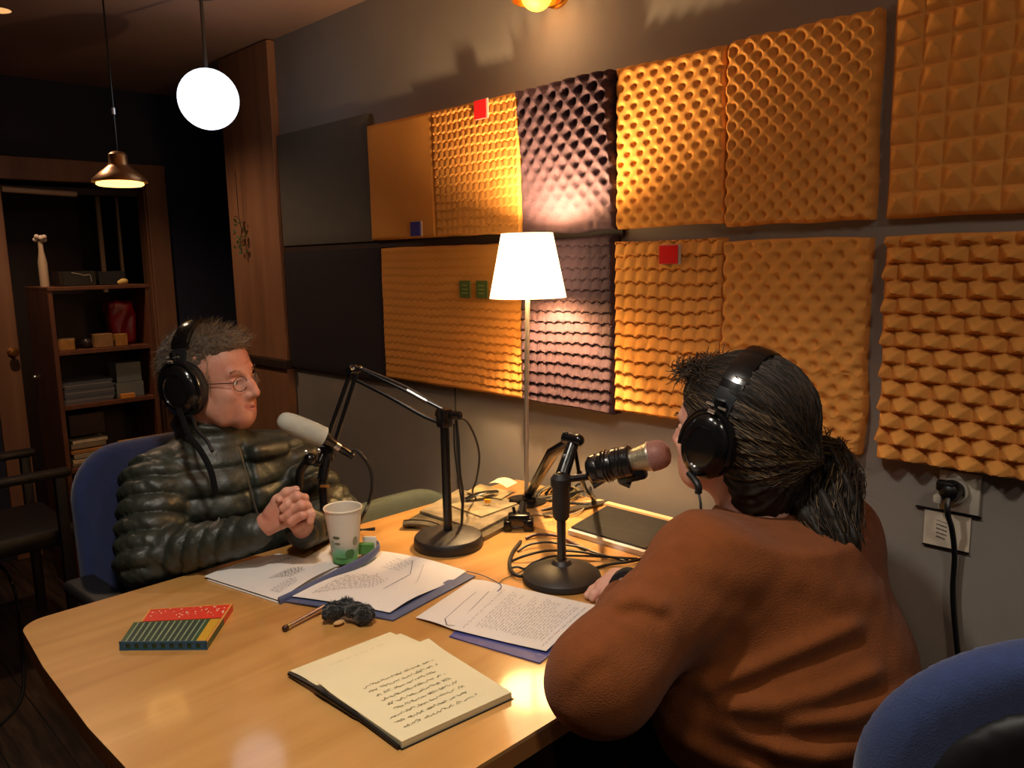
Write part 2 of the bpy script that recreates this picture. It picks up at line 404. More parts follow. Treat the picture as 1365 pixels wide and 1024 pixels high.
foam('acoustic_panel',-1.642,-1.300,.985,1.458,.030,lambda u,v,U,V,n:scal(.034,.030,.018,.5)(u,v,U,V,n)*(.55+.45*(1-V)),m_pl,'dark plum rippled foam panel directly behind the lamp pole, lower row',res=.0035,seed=10,group=G2,wob=.006)
foam('acoustic_panel',-1.300,-.986,.995,1.440,.024,scal(.036,.034,.016,.55),m_or,'orange foam panel with scalloped shelves and glossy red note, beside the lower plum panel',res=.0035,seed=11,group=G2,wob=.003)
foam('acoustic_panel',-.984,-.652,.972,1.432,.024,lambda u,v,U,V,n:(dimp(.046,.047,.011,.0095,.9)(u+.006*n,v,U,V,n)+scal(.046,.047,.006,.6)(u+.008*n,v+.012,U,V,n)*np.clip(1-(V-.45)*4,0,1)),m_or,'orange foam panel with irregular rounded lumps behind the woman\'s head',res=.0035,seed=12,group=G2,wob=.006)
foam('acoustic_panel',-.618,-.165,.976,1.432,.026,pyr(.050,.0335,.030,True,.25),m_or,'orange foam panel of staggered pyramids directly above the wall socket',res=.0032,seed=13,group=G2)
# square notes pinned on the foam
def note(x,z,w,h,y,m,label,edge=None):
    b=MB(); b.box((x,y,z),(w,.004,h)); b.mi=1
    b.box((x+w*.08,y+.003,z),(w*1.1,.003,h*1.06)); 
    return tag(b.build('square_note',[m, m_nw],None,False),label,'note')
m_nw=mat('note_backing_paper',(200,190,180),.8)
note(-1.781,1.838,.05,.052,WY-.050,mat('red_note_paper',(226,22,30),.7),'red square note at the top of the ridged orange panel')
note(-1.123,1.405,.052,.044,WY-.047,mat('glossy_red_note',(224,20,26),.3),'glossy red square note on the scalloped panel right of the lamp')
note(-2.125,1.508,.05,.046,WY-.037,mat('blue_note_paper',(66,62,150),.7),'dark blue square note on the smooth orange panel')
mg=mat('green_note_paper',(92,108,48),.7)
for x,l in ((-1.886,'green square note left of its twin, on the wide orange panel'),(-1.808,'green square note next to the lamp shade')):
    b=MB(); b.box((x,WY-.037,1.312),(.05,.004,.054)); b.mi=1
    for k in range(3): b.box((x,WY-.040,1.300+k*.012),(.024,.001,.003))
    tag(b.build('square_note',[mg,mat('pale_green_ink',(150,170,90),.7)],None,False),l,'note','green notes on the wide orange panel')
# ---------------------------------------------------------------- socket, plug, card on the right wall
m_wp=mat('white_plastic',(196,188,172),.45)
t=thing('wall_socket',(-.462,WY,.93),'grey white double wall socket below the pyramid foam, right wall','socket')
b=MB(); b.box((-.462,WY-.006,.928),(.075,.012,.082),bevel=.003); b.build('socket_plate',m_wp,t)
b=MB(); b.lathe([(.026,0),(.026,.014),(.021,.014),(.019,.004),(0,.004)],(-.468,WY-.010,.933),24,axis=(0,-1,0)); b.build('socket_ring',mat('socket_ring_plastic',(176,168,152),.4),t)
t=thing('power_plug',(-.47,WY-.03,.935),'black power plug with hanging cable in the wall socket','plug')
b=MB(); b.lathe([(0,.0),(.019,.0),(.021,.012),(.017,.03),(.008,.036),(0,.037)],(-.470,WY-.022,.936),20,axis=(0,-1,0)); b.box((-.476,WY-.045,.946),(.034,.02,.022),bevel=.006); b.build('plug_body',m_black,t)
b=MB(); b.tube(bez([(-.470,WY-.045,.936),(-.466,WY-.062,.90),(-.462,WY-.04,.86),(-.459,WY-.022,.80),(-.458,WY-.02,.72),(-.445,WY-.02,.62),(-.425,WY-.022,.5),(-.40,WY-.03,.3),(-.36,WY-.05,.05),(-.3,WY-.08,.012),(-.1,WY-.1,.01)]),.0055,8); b.build('cable',m_black,t)
b=MB(); b.box((-.492,WY-.032,.915),(.016,.02,.018),bevel=.004); tag(b.build('plug_adapter',m_wp,None,True),'small cream plastic piece poking out beside the black plug','adapter')
t=thing('wall_card',(-.48,WY,.845),'white paper card with small printed lines below the socket','card')
b=MB(); b.box((-.4815,WY-.003,.845),(.085,.004,.074)); b.mi=1
for k,(w,th) in enumerate(((.026,.0012),(.020,.003),(.020,.003),(.022,.003),(.018,.0035))):
    x=-.4995; zz=.862-k*.0085; n=int(w/.0028)
    for j in range(n): b.box((x+j*.0029+.0005*(k==4),WY-.0055,zz-.0005*j),(.0019,.0004,th*random.uniform(.7,1.1)))
b.build('card_sheet',[mat('card_paper',(214,200,180),.7),mat('print_ink',(50,44,40),.7)],t,False)
for zz,ww in ((.8825,.12),(.8068,.086)):
    b=MB(); b.box((-.4815,WY-.004,zz),(ww,.006,.003)); b.build('card_rail',m_black,t,False)
# plant hanging on wooden board
t=thing('hanging_plant',(-3.32,WY-.06,1.52),'small green trailing plant hanging on a thread in front of the wooden board','plant')
b=MB(); b.tube([(-3.33,WY-.06,1.80),(-3.325,WY-.06,1.60)],.0015,6); b.build('thread',m_black,t)
b=MB()
for i in range(46):
    z=1.62-.16*random.random(); p=Vector((-3.325+random.uniform(-.03,.03),WY-.06+random.uniform(-.02,.02),z))
    d=Vector((random.uniform(-1,1),random.uniform(-1,.4),random.uniform(-1.4,.2))).normalized()*.022; w=d.cross(Vector((.3,.2,1))).normalized()*.006
    b.quad([p,p+d*.5+w,p+d,p+d*.5-w])
b.build('leaves',mat('plant_green',(60,86,40),.6),t,False)
b=MB(); b.tube(bez([(-3.325,WY-.06,1.60),(-3.32,WY-.055,1.55),(-3.33,WY-.06,1.50),(-3.318,WY-.06,1.45)]),.002,6); b.build('stem',mat('plant_stem',(70,70,40),.7),t)
# ================================================================= lamps
def plight(name, loc, col, power, r=.03, parent=None, kind='POINT'):
    l=bpy.data.lights.new(name,kind); l.energy=power; l.color=col; l.shadow_soft_size=r
    o=bpy.data.objects.new(name,l); COL.objects.link(o); o.location=loc
    if parent is not None: o.parent=parent; o.matrix_parent_inverse=parent_inv(parent)
    return o
WARM=(1.0,.66,.33)
# table lamp by the wall
LX,LY=-1.478,1.525
t=thing('table_lamp',(LX,LY-.02,TZ),'slim silver table lamp with a glowing cream conical shade against the foam wall','lamp')
b=MB(); b.tube([(LX+.0,LY-.02,TZ+.012),(LX-.004,LY-.008,1.05),(LX,LY,1.33)],.0065,14); b.build('pole',mat('brushed_steel',(206,200,192),.32,metal=.85),t)
b=MB(); b.lathe([(0,0),(.055,0),(.055,.008),(.012,.012),(.010,.022),(0,.022)],(LX,LY-.02,TZ),28); b.build('base',m_black,t)
ms=bpy.data.materials.new('lit_shade_fabric'); ms.use_nodes=True; nt=ms.node_tree; bb=nt.nodes['Principled BSDF']
bb.inputs['Base Color'].default_value=(.9,.8,.6,1); bb.inputs['Emission Color'].default_value=(1,.72,.36,1); bb.inputs['Emission Strength'].default_value=5.0
r1,r2,zb,zt=.102,.068,1.300,1.468
b=MB(); b.lathe([(r1,zb),(r2,zt),(r2-.002,zt),(r1-.002,zb),(r1,zb)],(LX,LY,0),48); b.build('lamp_shade',ms,t)
b=MB(); b.lathe([(0,0),(.011,.0),(.012,.022),(.009,.030),(0,.031)],(LX,LY,1.325),20); b.build('bulb_socket',m_wp,t)
b=MB()
for k in range(3):
    a=k*2.094; b.tube([(LX,LY,1.452),(LX+.067*math.cos(a),LY+.067*math.sin(a),1.462)],.0012,6)
b.build('shade_spider',m_black,t)
plight('table_lamp_glow',(LX,LY,1.43),WARM,44,.022,t)
# white globe
GP=Vector((-2.67,1.24,1.95))
t=thing('globe_lamp',(GP.x,GP.y,CEIL),'glaring white round globe lamp hanging before the back corner','lamp')
b=MB(); b.sphere(GP,.098,36); b.build('globe',emit('white_globe_glass',(236,242,255),1.7),t)
b=MB(); b.lathe([(0,0),(.045,0),(.045,-.018),(.006,-.03),(.006,-.25),(0,-.25)],(GP.x,GP.y,CEIL),20); b.build('stem',mat('dull_grey_stem',(60,56,56),.6),t)
# cone pendant
PP=at(160,243,2.62)
t=thing('pendant_lamp',(PP.x,PP.y,CEIL),'small metal cone pendant with glowing orange underside in front of the doorway','lamp')
b=MB(); b.lathe([(.086,0),(.084,.008),(.060,.030),(.036,.050),(.030,.058),(.028,.088),(.020,.096),(.004,.100),(0,.100)],(PP.x,PP.y,PP.z),32)
b.lathe([(.084,.001),(.058,.028),(.034,.048),(0,.05)],(PP.x,PP.y,PP.z),32)
b.build('cone_shade',mat('brass_brown_metal',(150,110,70),.35,metal=.8),t)
b=MB(); b.lathe([(.072,-.001),(.0725,-.008),(.066,-.012),(.058,-.008),(.058,.002),(.072,-.001)],(PP.x,PP.y,PP.z),36); b.build('lit_ring',emit('orange_ring_glass',(255,200,110),3.2),t)
b=MB(); b.tube([(PP.x,PP.y,PP.z+.098),(PP.x,PP.y,CEIL)],.003,8); b.build('cord',m_black,t)
b=MB(); b.lathe([(0,0),(.006,0),(.006,.02),(0,.02)],(PP.x,PP.y,PP.z+.215),10); b.build('cord_clip',mat('clip_metal',(190,190,190),.3,metal=.9),t)
# lamp whose tip shows at the top left corner
c=at(-2,8,2.75)
t=thing('ceiling_spot',(c.x,c.y,CEIL),'cream ceiling lamp cut off by the top left corner of the view','lamp')
b=MB(); b.sphere(c,.05,20,scale=(1,1,.42)); b.build('lamp_disc',emit('cream_lamp_glass',(255,190,120),.9),t)
l=plight('ceiling_spot_glow',(c.x,c.y,c.z-.03),(1,.66,.42),30,.04,t,'SPOT'); l.data.spot_size=math.radians(138); l.data.spot_blend=.5
b=MB(); b.tube([(c.x,c.y,c.z+.01),(c.x,c.y,CEIL)],.006,8); b.build('stem',m_black,t)
# brass wall lamp at the top edge
c=Vector((-1.515,WY,2.115))
t=thing('wall_lamp',c,'round brass wall lamp at the top edge above the plum panel','lamp')
b=MB(); b.lathe([(.05,0),(.05,.012),(.012,.02),(.010,.07),(0,.07)],c,24,axis=(0,-1,0)); b.lathe([(.020,.0),(.048,-.022),(.064,-.052),(.066,-.075),(.062,-.075),(.058,-.05),(.03,-.012),(0,-.006)],(c.x,c.y-.085,c.z+.03),32)
b.build('brass_dome',mat('polished_brass',(214,150,60),.25,metal=.9),t)
b=MB(); b.sphere((c.x,c.y-.085,c.z-.03),.042,24); b.build('bulb',emit('amber_bulb_glass',(255,176,60),3),t)
plight('wall_lamp_glow',(c.x,c.y-.15,c.z-.11),(1,.6,.3),1.6,.05,t)
# added fill lamps on the ceiling, unseen behind and above the camera
def fill_lamp(x,y,label,st,power,col):
    t=thing('fill_ceiling_lamp',(x,y,CEIL),label,'lamp')
    b=MB(); b.lathe([(.13,0),(.13,-.03),(.12,-.035)],(x,y,CEIL),32); b.build('rim',m_black,t)
    b=MB(); b.lathe([(0,-.036),(.12,-.036),(.12,-.03),(0,-.03)],(x,y,CEIL),32); b.build('diffuser',emit('diffuser_glass_%d'%int(st*10),(255,214,170),st),t)
    l=plight('fill_lamp_glow',(x,y,CEIL-.05),col,power,.11,t,'AREA'); l.data.shape='DISK'; l.data.size=.22
fill_lamp(-.35,.15,'added fill lamp on the ceiling above the near end of the table, out of view',5,2.6,(1,.90,.78))  # unseen source added to brighten the papers and table
t=thing('fill_downlight',(-.85,.42,CEIL),'added fill downlight in the ceiling over the notebook end of the table, out of view','lamp')  # added downlight, cone shaped to light the table and spare the upper wall
b=MB(); b.lathe([(.075,-.004),(.075,0),(.06,-.004),(.075,-.004)],(-.85,.42,CEIL-.001),28); b.build('rim',m_black,t)
l=plight('fill_downlight_glow',(-.85,.42,CEIL-.02),(1,.92,.80),52,.05,t,'SPOT'); l.data.spot_size=math.radians(112); l.data.spot_blend=.6
fill_lamp(.55,.45,'added round fill lamp on the ceiling behind the photographer, out of view',5,6.5,(1,.88,.72))  # second added source, softly brightens the right wall and foam
w=bpy.data.worlds.new('room_dark'); scene.world=w; w.use_nodes=True; w.node_tree.nodes['Background'].inputs[0].default_value=(.5,.42,.4,1); w.node_tree.nodes['Background'].inputs[1].default_value=.012
# ================================================================= table
m_tab=wood('pine_table_top',(186,130,66),(202,148,80),(214,162,96),axis=1,scale=1.6,rough=.36,coat=1.0,knots=True)
m_tabe=wood('pine_table_edge',(150,98,50),(170,112,60),(184,126,70),axis=1,scale=2,rough=.45)
XA,XB,YA,YB=-1.668,-.722,.322,1.655
def rr(x,y,r,a0,a1,n=10): return [(x+r*math.cos(a0+(a1-a0)*k/n),y+r*math.sin(a0+(a1-a0)*k/n)) for k in range(n+1)]
out=rr(XB-.012,YB-.012,.012,0,pi/2,4)+rr(XA+.02,YB-.02,.02,pi/2,pi,4)+rr(XA+.05,YA+.05,.05,pi,1.5*pi)+[(-1.45,YA-.012),(-1.2,YA-.018),(-1.0,YA-.012)]+rr(XB-.06,YA+.05,.06,1.5*pi,2*pi)
t=thing('wooden_table',(-1.19,.98,0),'large pine studio table with one rounded corner and black legs, covered in papers and microphones','table')
b=MB(); b.poly(out,TZ-.006,TZ); b.build('tabletop',m_tab,t,False)
b=MB(); b.poly([(x*1+ (0),y) for x,y in out],TZ-.034,TZ-.006); b.build('edge_board',m_tabe,t,False)
for x,y in ((-1.27,.375),(-.80,1.50),(-1.62,1.60),(-.80,.44)):
    b=MB(); b.box((x,y,(TZ-.034)/2),(.05,.06,TZ-.034),bevel=.004); b.build('leg',m_black,t)
for xx in (-1.40,-.83):
    b=MB(); b.b2((xx,.50,.66),(xx+.03,1.46,.705)); b.build('frame_rail',m_black,t,False)

m_pap=mat('white_paper',(228,220,212),.75,var=.02,vscale=8)
m_ink=mat('grey_ink',(74,68,72),.8)
m_cream=mat('cream_notebook_paper',(236,222,180),.8,var=.02,vscale=8)
m_cink=mat('olive_pencil_ink',(128,116,78),.8)
m_blue=mat('blue_folder_card',(66,72,140),.5)
m_dblue=mat('slate_blue_card',(84,92,124),.45)
def V2(p): return Vector((p[0],p[1]))
class Sheet:
    """paper given by four corners on the table plane (a,b,c,d) with a height function"""
    def __init__(s,c,z,hf=None,nx=18,ny=18,thick=.0006):
        s.c=[V2(p) for p in c]; s.z=z; s.hf=hf or (lambda u,v:0); s.b=MB(); s.nx=nx; s.ny=ny
        g=[[s.b.bm.verts.new(s.P(i/nx,j/ny)) for j in range(ny+1)] for i in range(nx+1)]
        g2=[[s.b.bm.verts.new(s.P(i/nx,j/ny,-thick)) for j in range(ny+1)] for i in range(nx+1)]
        f=s.b.bm.faces.new
        for i in range(nx):
            for j in range(ny):
                f((g[i][j],g[i+1][j],g[i+1][j+1],g[i][j+1])); f((g2[i][j],g2[i][j+1],g2[i+1][j+1],g2[i+1][j]))
        for i in range(nx):
            f((g[i][0],g2[i][0],g2[i+1][0],g[i+1][0])); f((g[i][ny],g[i+1][ny],g2[i+1][ny],g2[i][ny]))
        for j in range(ny):
            f((g[0][j],g[0][j+1],g2[0][j+1],g2[0][j])); f((g[nx][j],g2[nx][j],g2[nx][j+1],g[nx][j+1]))
    def P(s,u,v,dz=0):
        a,b,c,d=s.c; p=(a*(1-u)+b*u)*(1-v)+(d*(1-u)+c*u)*v
        return Vector((p.x,p.y,s.z+s.hf(u,v)+dz))
    def stroke(s,pts,w=.0007,mi=1):
        P=[s.P(u,v,.0005) for u,v in pts]; s.b.mi=mi
        for p,q in zip(P,P[1:]):
            d=(q-p); 
            if d.length<1e-6: continue
            n=Vector((-d.y,d.x,0)).normalized()*w*.5; s.b.quad([p-n,q-n,q+n,p+n])
    def word(s,u,v,du,h,along='u',w=.0007,mi=1):
        """one handwritten-looking word starting at u,v"""
        n=max(3,int(du/.009)); pts=[]
        for k in range(n+1):
            a=u+du*k/n; c=v+h*random.uniform(-.5,.5)*(1 if k%2 else -1)
            pts.append((a,c) if along=='u' else (v+h*random.uniform(-.5,.5)*(1 if k%2 else -1),a))
        s.stroke(pts,w,mi)
    def lines(s,u0,u1,v0,v1,n,h,along='u',w=.0006,mi=1,gap=.3,ragged=.2):
        for i in range(n):
            v=v0+(v1-v0)*i/max(1,n-1); u=u0+random.uniform(0,.02); end=u1-(u1-u0)*random.uniform(0,ragged)
            while u<end:
                L=random.uniform(.03,.10)*(u1-u0)/.7; s.word(u,v,min(L,end-u+.01),h,along,w,mi); u+=L+.02+gap*.03
def T2(x,y): return (x,y)
def px(*p): v=onz(*p); return (v.x,v.y)
# --- white stapled sheets over a blue folder (middle right)
t=thing('blue_folder',(-.95,.98,TZ),'flat purple-blue folder peeking out under the typed sheet by the woman\'s elbow','folder')
c=[(-1.028+.0,.845),(-.846,.886),(-.895,1.108),(-1.11,1.06)]
s=Sheet(c,TZ+.0025,nx=4,ny=4,thick=.002); o=s.b.build('folder_cover',m_blue,t,False)
c=[px(602,843),px(728,873),px(797,812),px(667,782)]
s=Sheet(c,TZ+.006,lambda u,v:.010*(1-v)*v*.6+.004*(u-.5)**2,nx=12,ny=12)
s.lines(.04,.95,.10,.93,2,.02,'v',.0006,gap=0)
for i in range(24):
    u=.20+.70*i/24; s.lines(.10+.05*random.random(),.90,u,u,1,.014,'v',.00075 if 9<i<15 else .0006,gap=.1,ragged=.35 if i%4 else .1)
tag(s.b.build('typed_sheet',[m_pap,m_ink],None,True,60),'white typed sheet with dense lines of text, lying on the purple-blue folder','paper')
c=[px(554,826),px(606,843),px(667,782),px(630,775)]
s=Sheet(c,TZ+.004,lambda u,v:.003*math.sin(3*u),nx=8,ny=8)
s.stroke([(.62,.10),(.60,.40),(.60,.72)],.0010); s.stroke([(.95,.06),(.92,.45),(.90,.80)],.0012); s.stroke([(.62,.10),(.78,.02),(.95,.06)],.0020)
tag(s.b.build('blank_sheet',[m_pap,m_ink],None,True,60),'nearly blank white sheet with a curled strip, left of the typed sheet','paper')
# --- notebook
t=thing('notebook',(-.95,.70,TZ),'open cream notebook with handwriting on its right page, near the front of the table','notebook')
c=[px(424,921),px(536,999),px(682,932),px(572,862)]
b=MB(); cc=[(c[0][0],c[0][1]),(c[1][0],c[1][1]),(c[2][0],c[2][1]),(c[3][0],c[3][1])]
b.poly(cc,TZ+.001,TZ+.010); b.build('page_block',m_cream,t,False)
def grow(c,k):
    g=[sum(p[0] for p in c)/4,sum(p[1] for p in c)/4]; return [(g[0]+(p[0]-g[0])*k,g[1]+(p[1]-g[1])*k) for p in c]
b=MB(); b.poly(grow(cc,1.025),TZ+.0003,TZ+.0012); l=[px(386,898),px(428,924),px(560,868),px(520,846)]; b.poly(grow(l,1.02),TZ+.0003,TZ+.0014); b.build('cover',m_black,t,False)
s=Sheet(cc,TZ+.0112,lambda u,v:.004*math.exp(-((u)/.12)**2)*1,nx=14,ny=8)
for i in range(9):
    u=.27+.075*i; s.lines(.20 if i<6 else .10,.86-.01*i,u,u,1,.032,'v',.0010,gap=.25,ragged=.12); s.lines(.21 if i<6 else .11,.84-.01*i,u+.006,u+.006,1,.020,'v',.0008,gap=.5,ragged=.2)
s.b.build('written_page',[m_cream,m_cink],t,True,60)
s=Sheet([px(386,897),px(424,919),px(556,866),px(520,845)],TZ+.0035,lambda u,v:.006*math.sin(pi*u)*.5,nx=10,ny=6); s.lines(.25,.9,.45,.45,1,.006,'v',.0004)
s.b.build('turned_page',[m_cream,m_cink],t,True,60)
s=Sheet([px(392,896),px(424,915),px(566,860),px(534,846)],TZ+.0022,None,nx=4,ny=4); s.b.build('turned_page',m_cream,t,True,60)
b=MB(); P=[px(386,902),px(424,926),px(480,962),px(532,1000)]
b.tube(bez([(P[0][0],P[0][1],TZ+.005),(P[1][0],P[1][1],TZ+.009),(P[1][0]+.03,P[1][1],TZ+.009),(P[2][0],P[2][1],TZ+.006),(P[3][0],P[3][1],TZ+.004)]),[.004]*8+[.006]*8+[.005]*8+[.003]*9,8); b.build('bound_spine',m_black,t)
# --- open folder with drawings
t=thing('ring_folder',(-1.38,.86,TZ),'open slate-blue folder with white sketched pages, a cup standing on it','folder')
c=[px(272,772),px(372,804),px(452,757),px(372,741)]
s=Sheet(c,TZ+.006,lambda u,v:.006*math.sin(pi*v),nx=12,ny=12)
for i in range(13): s.lines(.30+.012*i,.74-.012*abs(i-6),.60+.014*i,.60+.014*i,1,.012,'v',.0009,ragged=.12,gap=.05)
for i in range(6): s.lines(.62,.94,.26+.014*i,.26+.014*i,1,.012,'v',.0007,gap=.05)
for i in range(6): s.lines(.10,.45,.80+.02*i,.80+.02*i,1,.02,'v',.0007,gap=.05)
s.b.build('sketched_page',[m_pap,m_ink],t,True,60)
s=Sheet([px(276,774),px(374,806),px(455,760),px(380,745)],TZ+.002,None,nx=3,ny=3,thick=.0015); s.b.build('page_stack',m_pap,t,False)
s=Sheet([px(400,750),px(430,768),px(496,735),px(440,727)],TZ+.0035,None,nx=3,ny=3); s.b.build('under_page',m_pap,t,False)
c=[px(390,800),px(520,822),px(622,766),px(508,739)]
s=Sheet(c,TZ+.008,lambda u,v:.006*math.sin(pi*u)*(.4+.6*v)+.004*math.sin(2*pi*v),nx=14,ny=14)
for i in range(18): s.lines(.06+.014*i,.60-.012*abs(i-9),.14+.024*i,.14+.024*i,1,.014,'v',.0010,ragged=.18,gap=.05)
for i in range(7): s.lines(.70,.94,.28+.030*i,.28+.030*i,1,.02,'v',.0009,gap=.05)
s.stroke([(.66,-.0+.02),(.66,.35),(.62,.70),(.45,.93)],.0012); s.stroke([(.80,.1),(.78,.6),(.60,.9)],.0006)
s.b.build('sketched_page',[m_pap,m_ink],t,True,60)
s=Sheet([px(376,803),px(524,829),px(634,770),px(512,738)],TZ+.0035,lambda u,v:.003*math.sin(pi*u),nx=8,ny=4,thick=.0025); s.b.build('folder_cover',m_dblue,t,False)
# rolled spine strip, curls up round the back of the cup
def Z(p,z): v=onz(*p,z=z); return v
b=MB()
sp=[(372,803,.004,.011),(400,790,.007,.011),(440,770,.011,.011),(470,755,.016,.011),(490,744,.020,.010),(502,734,.024,.009),(505,727,.028,.007),(498,721,.030,.006),(484,719,.028,.005)]
pts=bez([Z((a,bq),TZ+z) for a,bq,z,r in sp],6); n=len(pts); rs=list(np.interp(np.linspace(0,1,n),np.linspace(0,1,len(sp)),[q[3] for q in sp]))
b.tube(pts,rs,10,flat=((0,0,1),.38)); csp=b.build('curled_spine',m_dblue,t)
b=MB(); b.tube([p+Vector((0,0,.004)) for p in pts[3:-4]],.0022,8); b.build('spine_rib',mat('pale_blue_card',(140,146,170),.4),csp)
b=MB(); b.tube(bez([Z((612,760),TZ+.006),Z((640,766),TZ+.008),Z((662,776),TZ+.006),Z((668,783),TZ+.010),Z((655,795),TZ+.003)]),.0010,6); b.build('loose_wire',m_dblue,t)
# --- paper cup
mc=bpy.data.materials.new('printed_cup_card'); mc.use_nodes=True; nt=mc.node_tree; bb=nt.nodes['Principled BSDF']; bb.inputs['Roughness'].default_value=.55
tc=nt.nodes.new('ShaderNodeTexCoord'); sx=nt.nodes.new('ShaderNodeSeparateXYZ'); nt.links.new(tc.outputs['Object'],sx.inputs[0])
cupc=onz(461,752); CR=.033
rp=nt.nodes.new('ShaderNodeValToRGB'); e=rp.color_ramp.elements
ns=nt.nodes.new('ShaderNodeTexNoise'); ns.inputs['Scale'].default_value=26; nt.links.new(tc.outputs['Object'],ns.inputs['Vector'])
m1=nt.nodes.new('ShaderNodeMath'); m1.operation='MULTIPLY_ADD'; m1.inputs[1].default_value=.05; nt.links.new(ns.outputs['Fac'],m1.inputs[0]); nt.links.new(sx.outputs[2],m1.inputs[2])
m2=nt.nodes.new('ShaderNodeMath'); m2.operation='SUBTRACT'; m2.inputs[1].default_value=TZ+.025; nt.links.new(m1.outputs[0],m2.inputs[0])
m3=nt.nodes.new('ShaderNodeMath'); m3.operation='MULTIPLY'; m3.inputs[1].default_value=9; nt.links.new(m2.outputs[0],m3.inputs[0]); nt.links.new(m3.outputs[0],rp.inputs['Fac'])
e[0].position=.0; e[0].color=(*srgb((60,120,50)),1); e[1].position=.62; e[1].color=(*srgb((216,206,190)),1)
k=e.new(.18); k.color=(*srgb((96,168,96)),1); k=e.new(.30); k.color=(*srgb((130,186,150)),1); k=e.new(.42); k.color=(*srgb((190,186,172)),1)
nt.links.new(rp.outputs['Color'],bb.inputs['Base Color'])
t=thing('paper_cup',(cupc.x,cupc.y,TZ+.008),'white paper cup with green printed base standing on the open folder','cup')
H_=.118
b=MB(); b.lathe([(0,.004),(.0255,.004),(.0255,0),(.0270,0),(.0405,H_),(.0420,H_+.001),(.0425,H_+.003),(.0415,H_+.0045),(.0395,H_+.003),(.0385,H_-.004),(.026,.008),(0,.008)],(cupc.x,cupc.y,TZ+.010),40); b.build('cup_body',mc,t)
b=MB(); b.lathe([(.0405,H_+.0),(.0422,H_+.001),(.0427,H_+.003),(.0415,H_+.0048),(.0395,H_+.003)],(cupc.x,cupc.y,TZ+.0101),40); b.build('rolled_rim',mat('cream_rim',(232,222,200),.5),t)
for u,v,w,h,cl in ((-.55,.062,.018,.007,(96,92,72)),(-.5,.048,.014,.006,(120,120,96)),(-.85,.045,.008,.02,(150,170,150)),(.35,.022,.022,.022,(84,128,72)),(-.35,.012,.03,.005,(70,120,66)),(.75,.05,.014,.02,(140,136,112))):
    b=MB(); ang=math.atan2(-cupc.y,-cupc.x)+u
    g=[]; n=8
    for i in range(n+1):
        row=[]
        for j in range(5):
            z=v-h/2+h*j/4; ww=w*math.sqrt(max(0,1-((j-2)/2.3)**2)); rad=.0270+(.0405-.0270)*z/H_+.0004; a=ang+(i/n-.5)*ww/rad
            row.append(b.bm.verts.new((cupc.x+rad*math.cos(a),cupc.y+rad*math.sin(a),TZ+.010+z)))
        g.append(row)
    for i in range(n):
        for j in range(4): b.bm.faces.new((g[i][j],g[i+1][j],g[i+1][j+1],g[i][j+1]))
    b.build('printed_mark',mat('cup_print_%d'%int((u+2)*100),cl,.6),t)
# small green and white sachet box behind the cup
q=onz(487,742,TZ+.01)
t=thing('tea_sachet',(q.x,q.y,TZ+.01),'small green and white open sachet tucked behind the paper cup','sachet')
b=MB(); b.box((q.x-.004,q.y+.006,TZ+.026),(.034,.014,.024),rot=.75,bevel=.001); b.build('green_pocket',mat('green_sachet_card',(84,134,66),.6),t,False)
b=MB(); b.box((q.x-.010,q.y+.020,TZ+.032),(.030,.006,.034),rot=.75,bevel=.001); b.build('white_flap',m_pap,t,False)
# --- colourful box lower left
A=Vector(px(160,867)+(0,)); B=Vector(px(277,866)+(0,)); C_=Vector(px(311,814)+(0,)); D=Vector(px(190,822)+(0,))
t=thing('colourful_box',((A+C_)/2+Vector((0,0,TZ))),'flat colourful box with red speckled strip and green stripes, left end of table','box')
def bl(u,v,z): p=(A*(1-u)+B*u)*(1-v)+(D*(1-u)+C_*u)*v; return Vector((p.x,p.y,TZ+z))
def slab(u0,u1,v0,v1,z0,z1,m,name,parent=t):
    b=MB(); vs=[b.bm.verts.new(bl(u,v,z)) for z in (z0,z1) for u,v in ((u0,v0),(u1,v0),(u1,v1),(u0,v1))]
    for f in ((0,3,2,1),(4,5,6,7),(0,1,5,4),(1,2,6,5),(2,3,7,6),(3,0,4,7)): b.bm.faces.new([vs[i] for i in f])
    return b,name,m
def slabs(lst,name,m,parent=t,sm=False):
    b=MB()
    for (u0,u1,v0,v1,z0,z1) in lst:
        vs=[b.bm.verts.new(bl(u,v,z)) for z in (z0,z1) for u,v in ((u0,v0),(u1,v0),(u1,v1),(u0,v1))]
        for f in ((0,3,2,1),(4,5,6,7),(0,1,5,4),(1,2,6,5),(2,3,7,6),(3,0,4,7)): b.bm.faces.new([vs[i] for i in f])
    return b.build(name,m,parent,sm)
slabs([(0,1,.0,.62,.0005,.0125)],'green_tray',mat('green_card',(44,76,42),.4))
slabs([(.10,1,.62,1,.0005,.0135)],'red_strip',mat('red_card',(214,52,30),.4)).data
b=slabs([(.98,1.0,.0,1,.013,.0142),(.10,.98,.985,1,.013,.0142),(.08,.10,.62,1,.0,.0138)],'gold_edge',mat('gold_card_edge',(220,150,70),.4))
slabs([(-.0,.015,-.012,.0,.0,.0165),(.985,1.0,-.012,0,0,.0165),(0,1,-.012,.0,.0125,.0165),(0,1,-.012,.0,0,.002)]+[(.02+.1*k,.075+.1*k,-.010,.0,.002,.0125) for k in range(10)],'blue_front',mat('teal_blue_card',(40,86,112),.4))
slabs([(.055+.068*k,.061+.068*k,.02,.60,.0126,.0130) for k in range(12)],'white_line',mat('pale_line',(190,196,170),.6))
slabs([(.86,.97,.04,.60,.0126,.0131)],'yellow_patch',mat('mustard_card',(196,150,30),.5))
slabs([(.08+.068*k,.10+.068*k,.04,.58,.0126,.0129) for k in range(11)],'dark_line',mat('dark_card_stripe',(40,48,52),.6))
L=[]
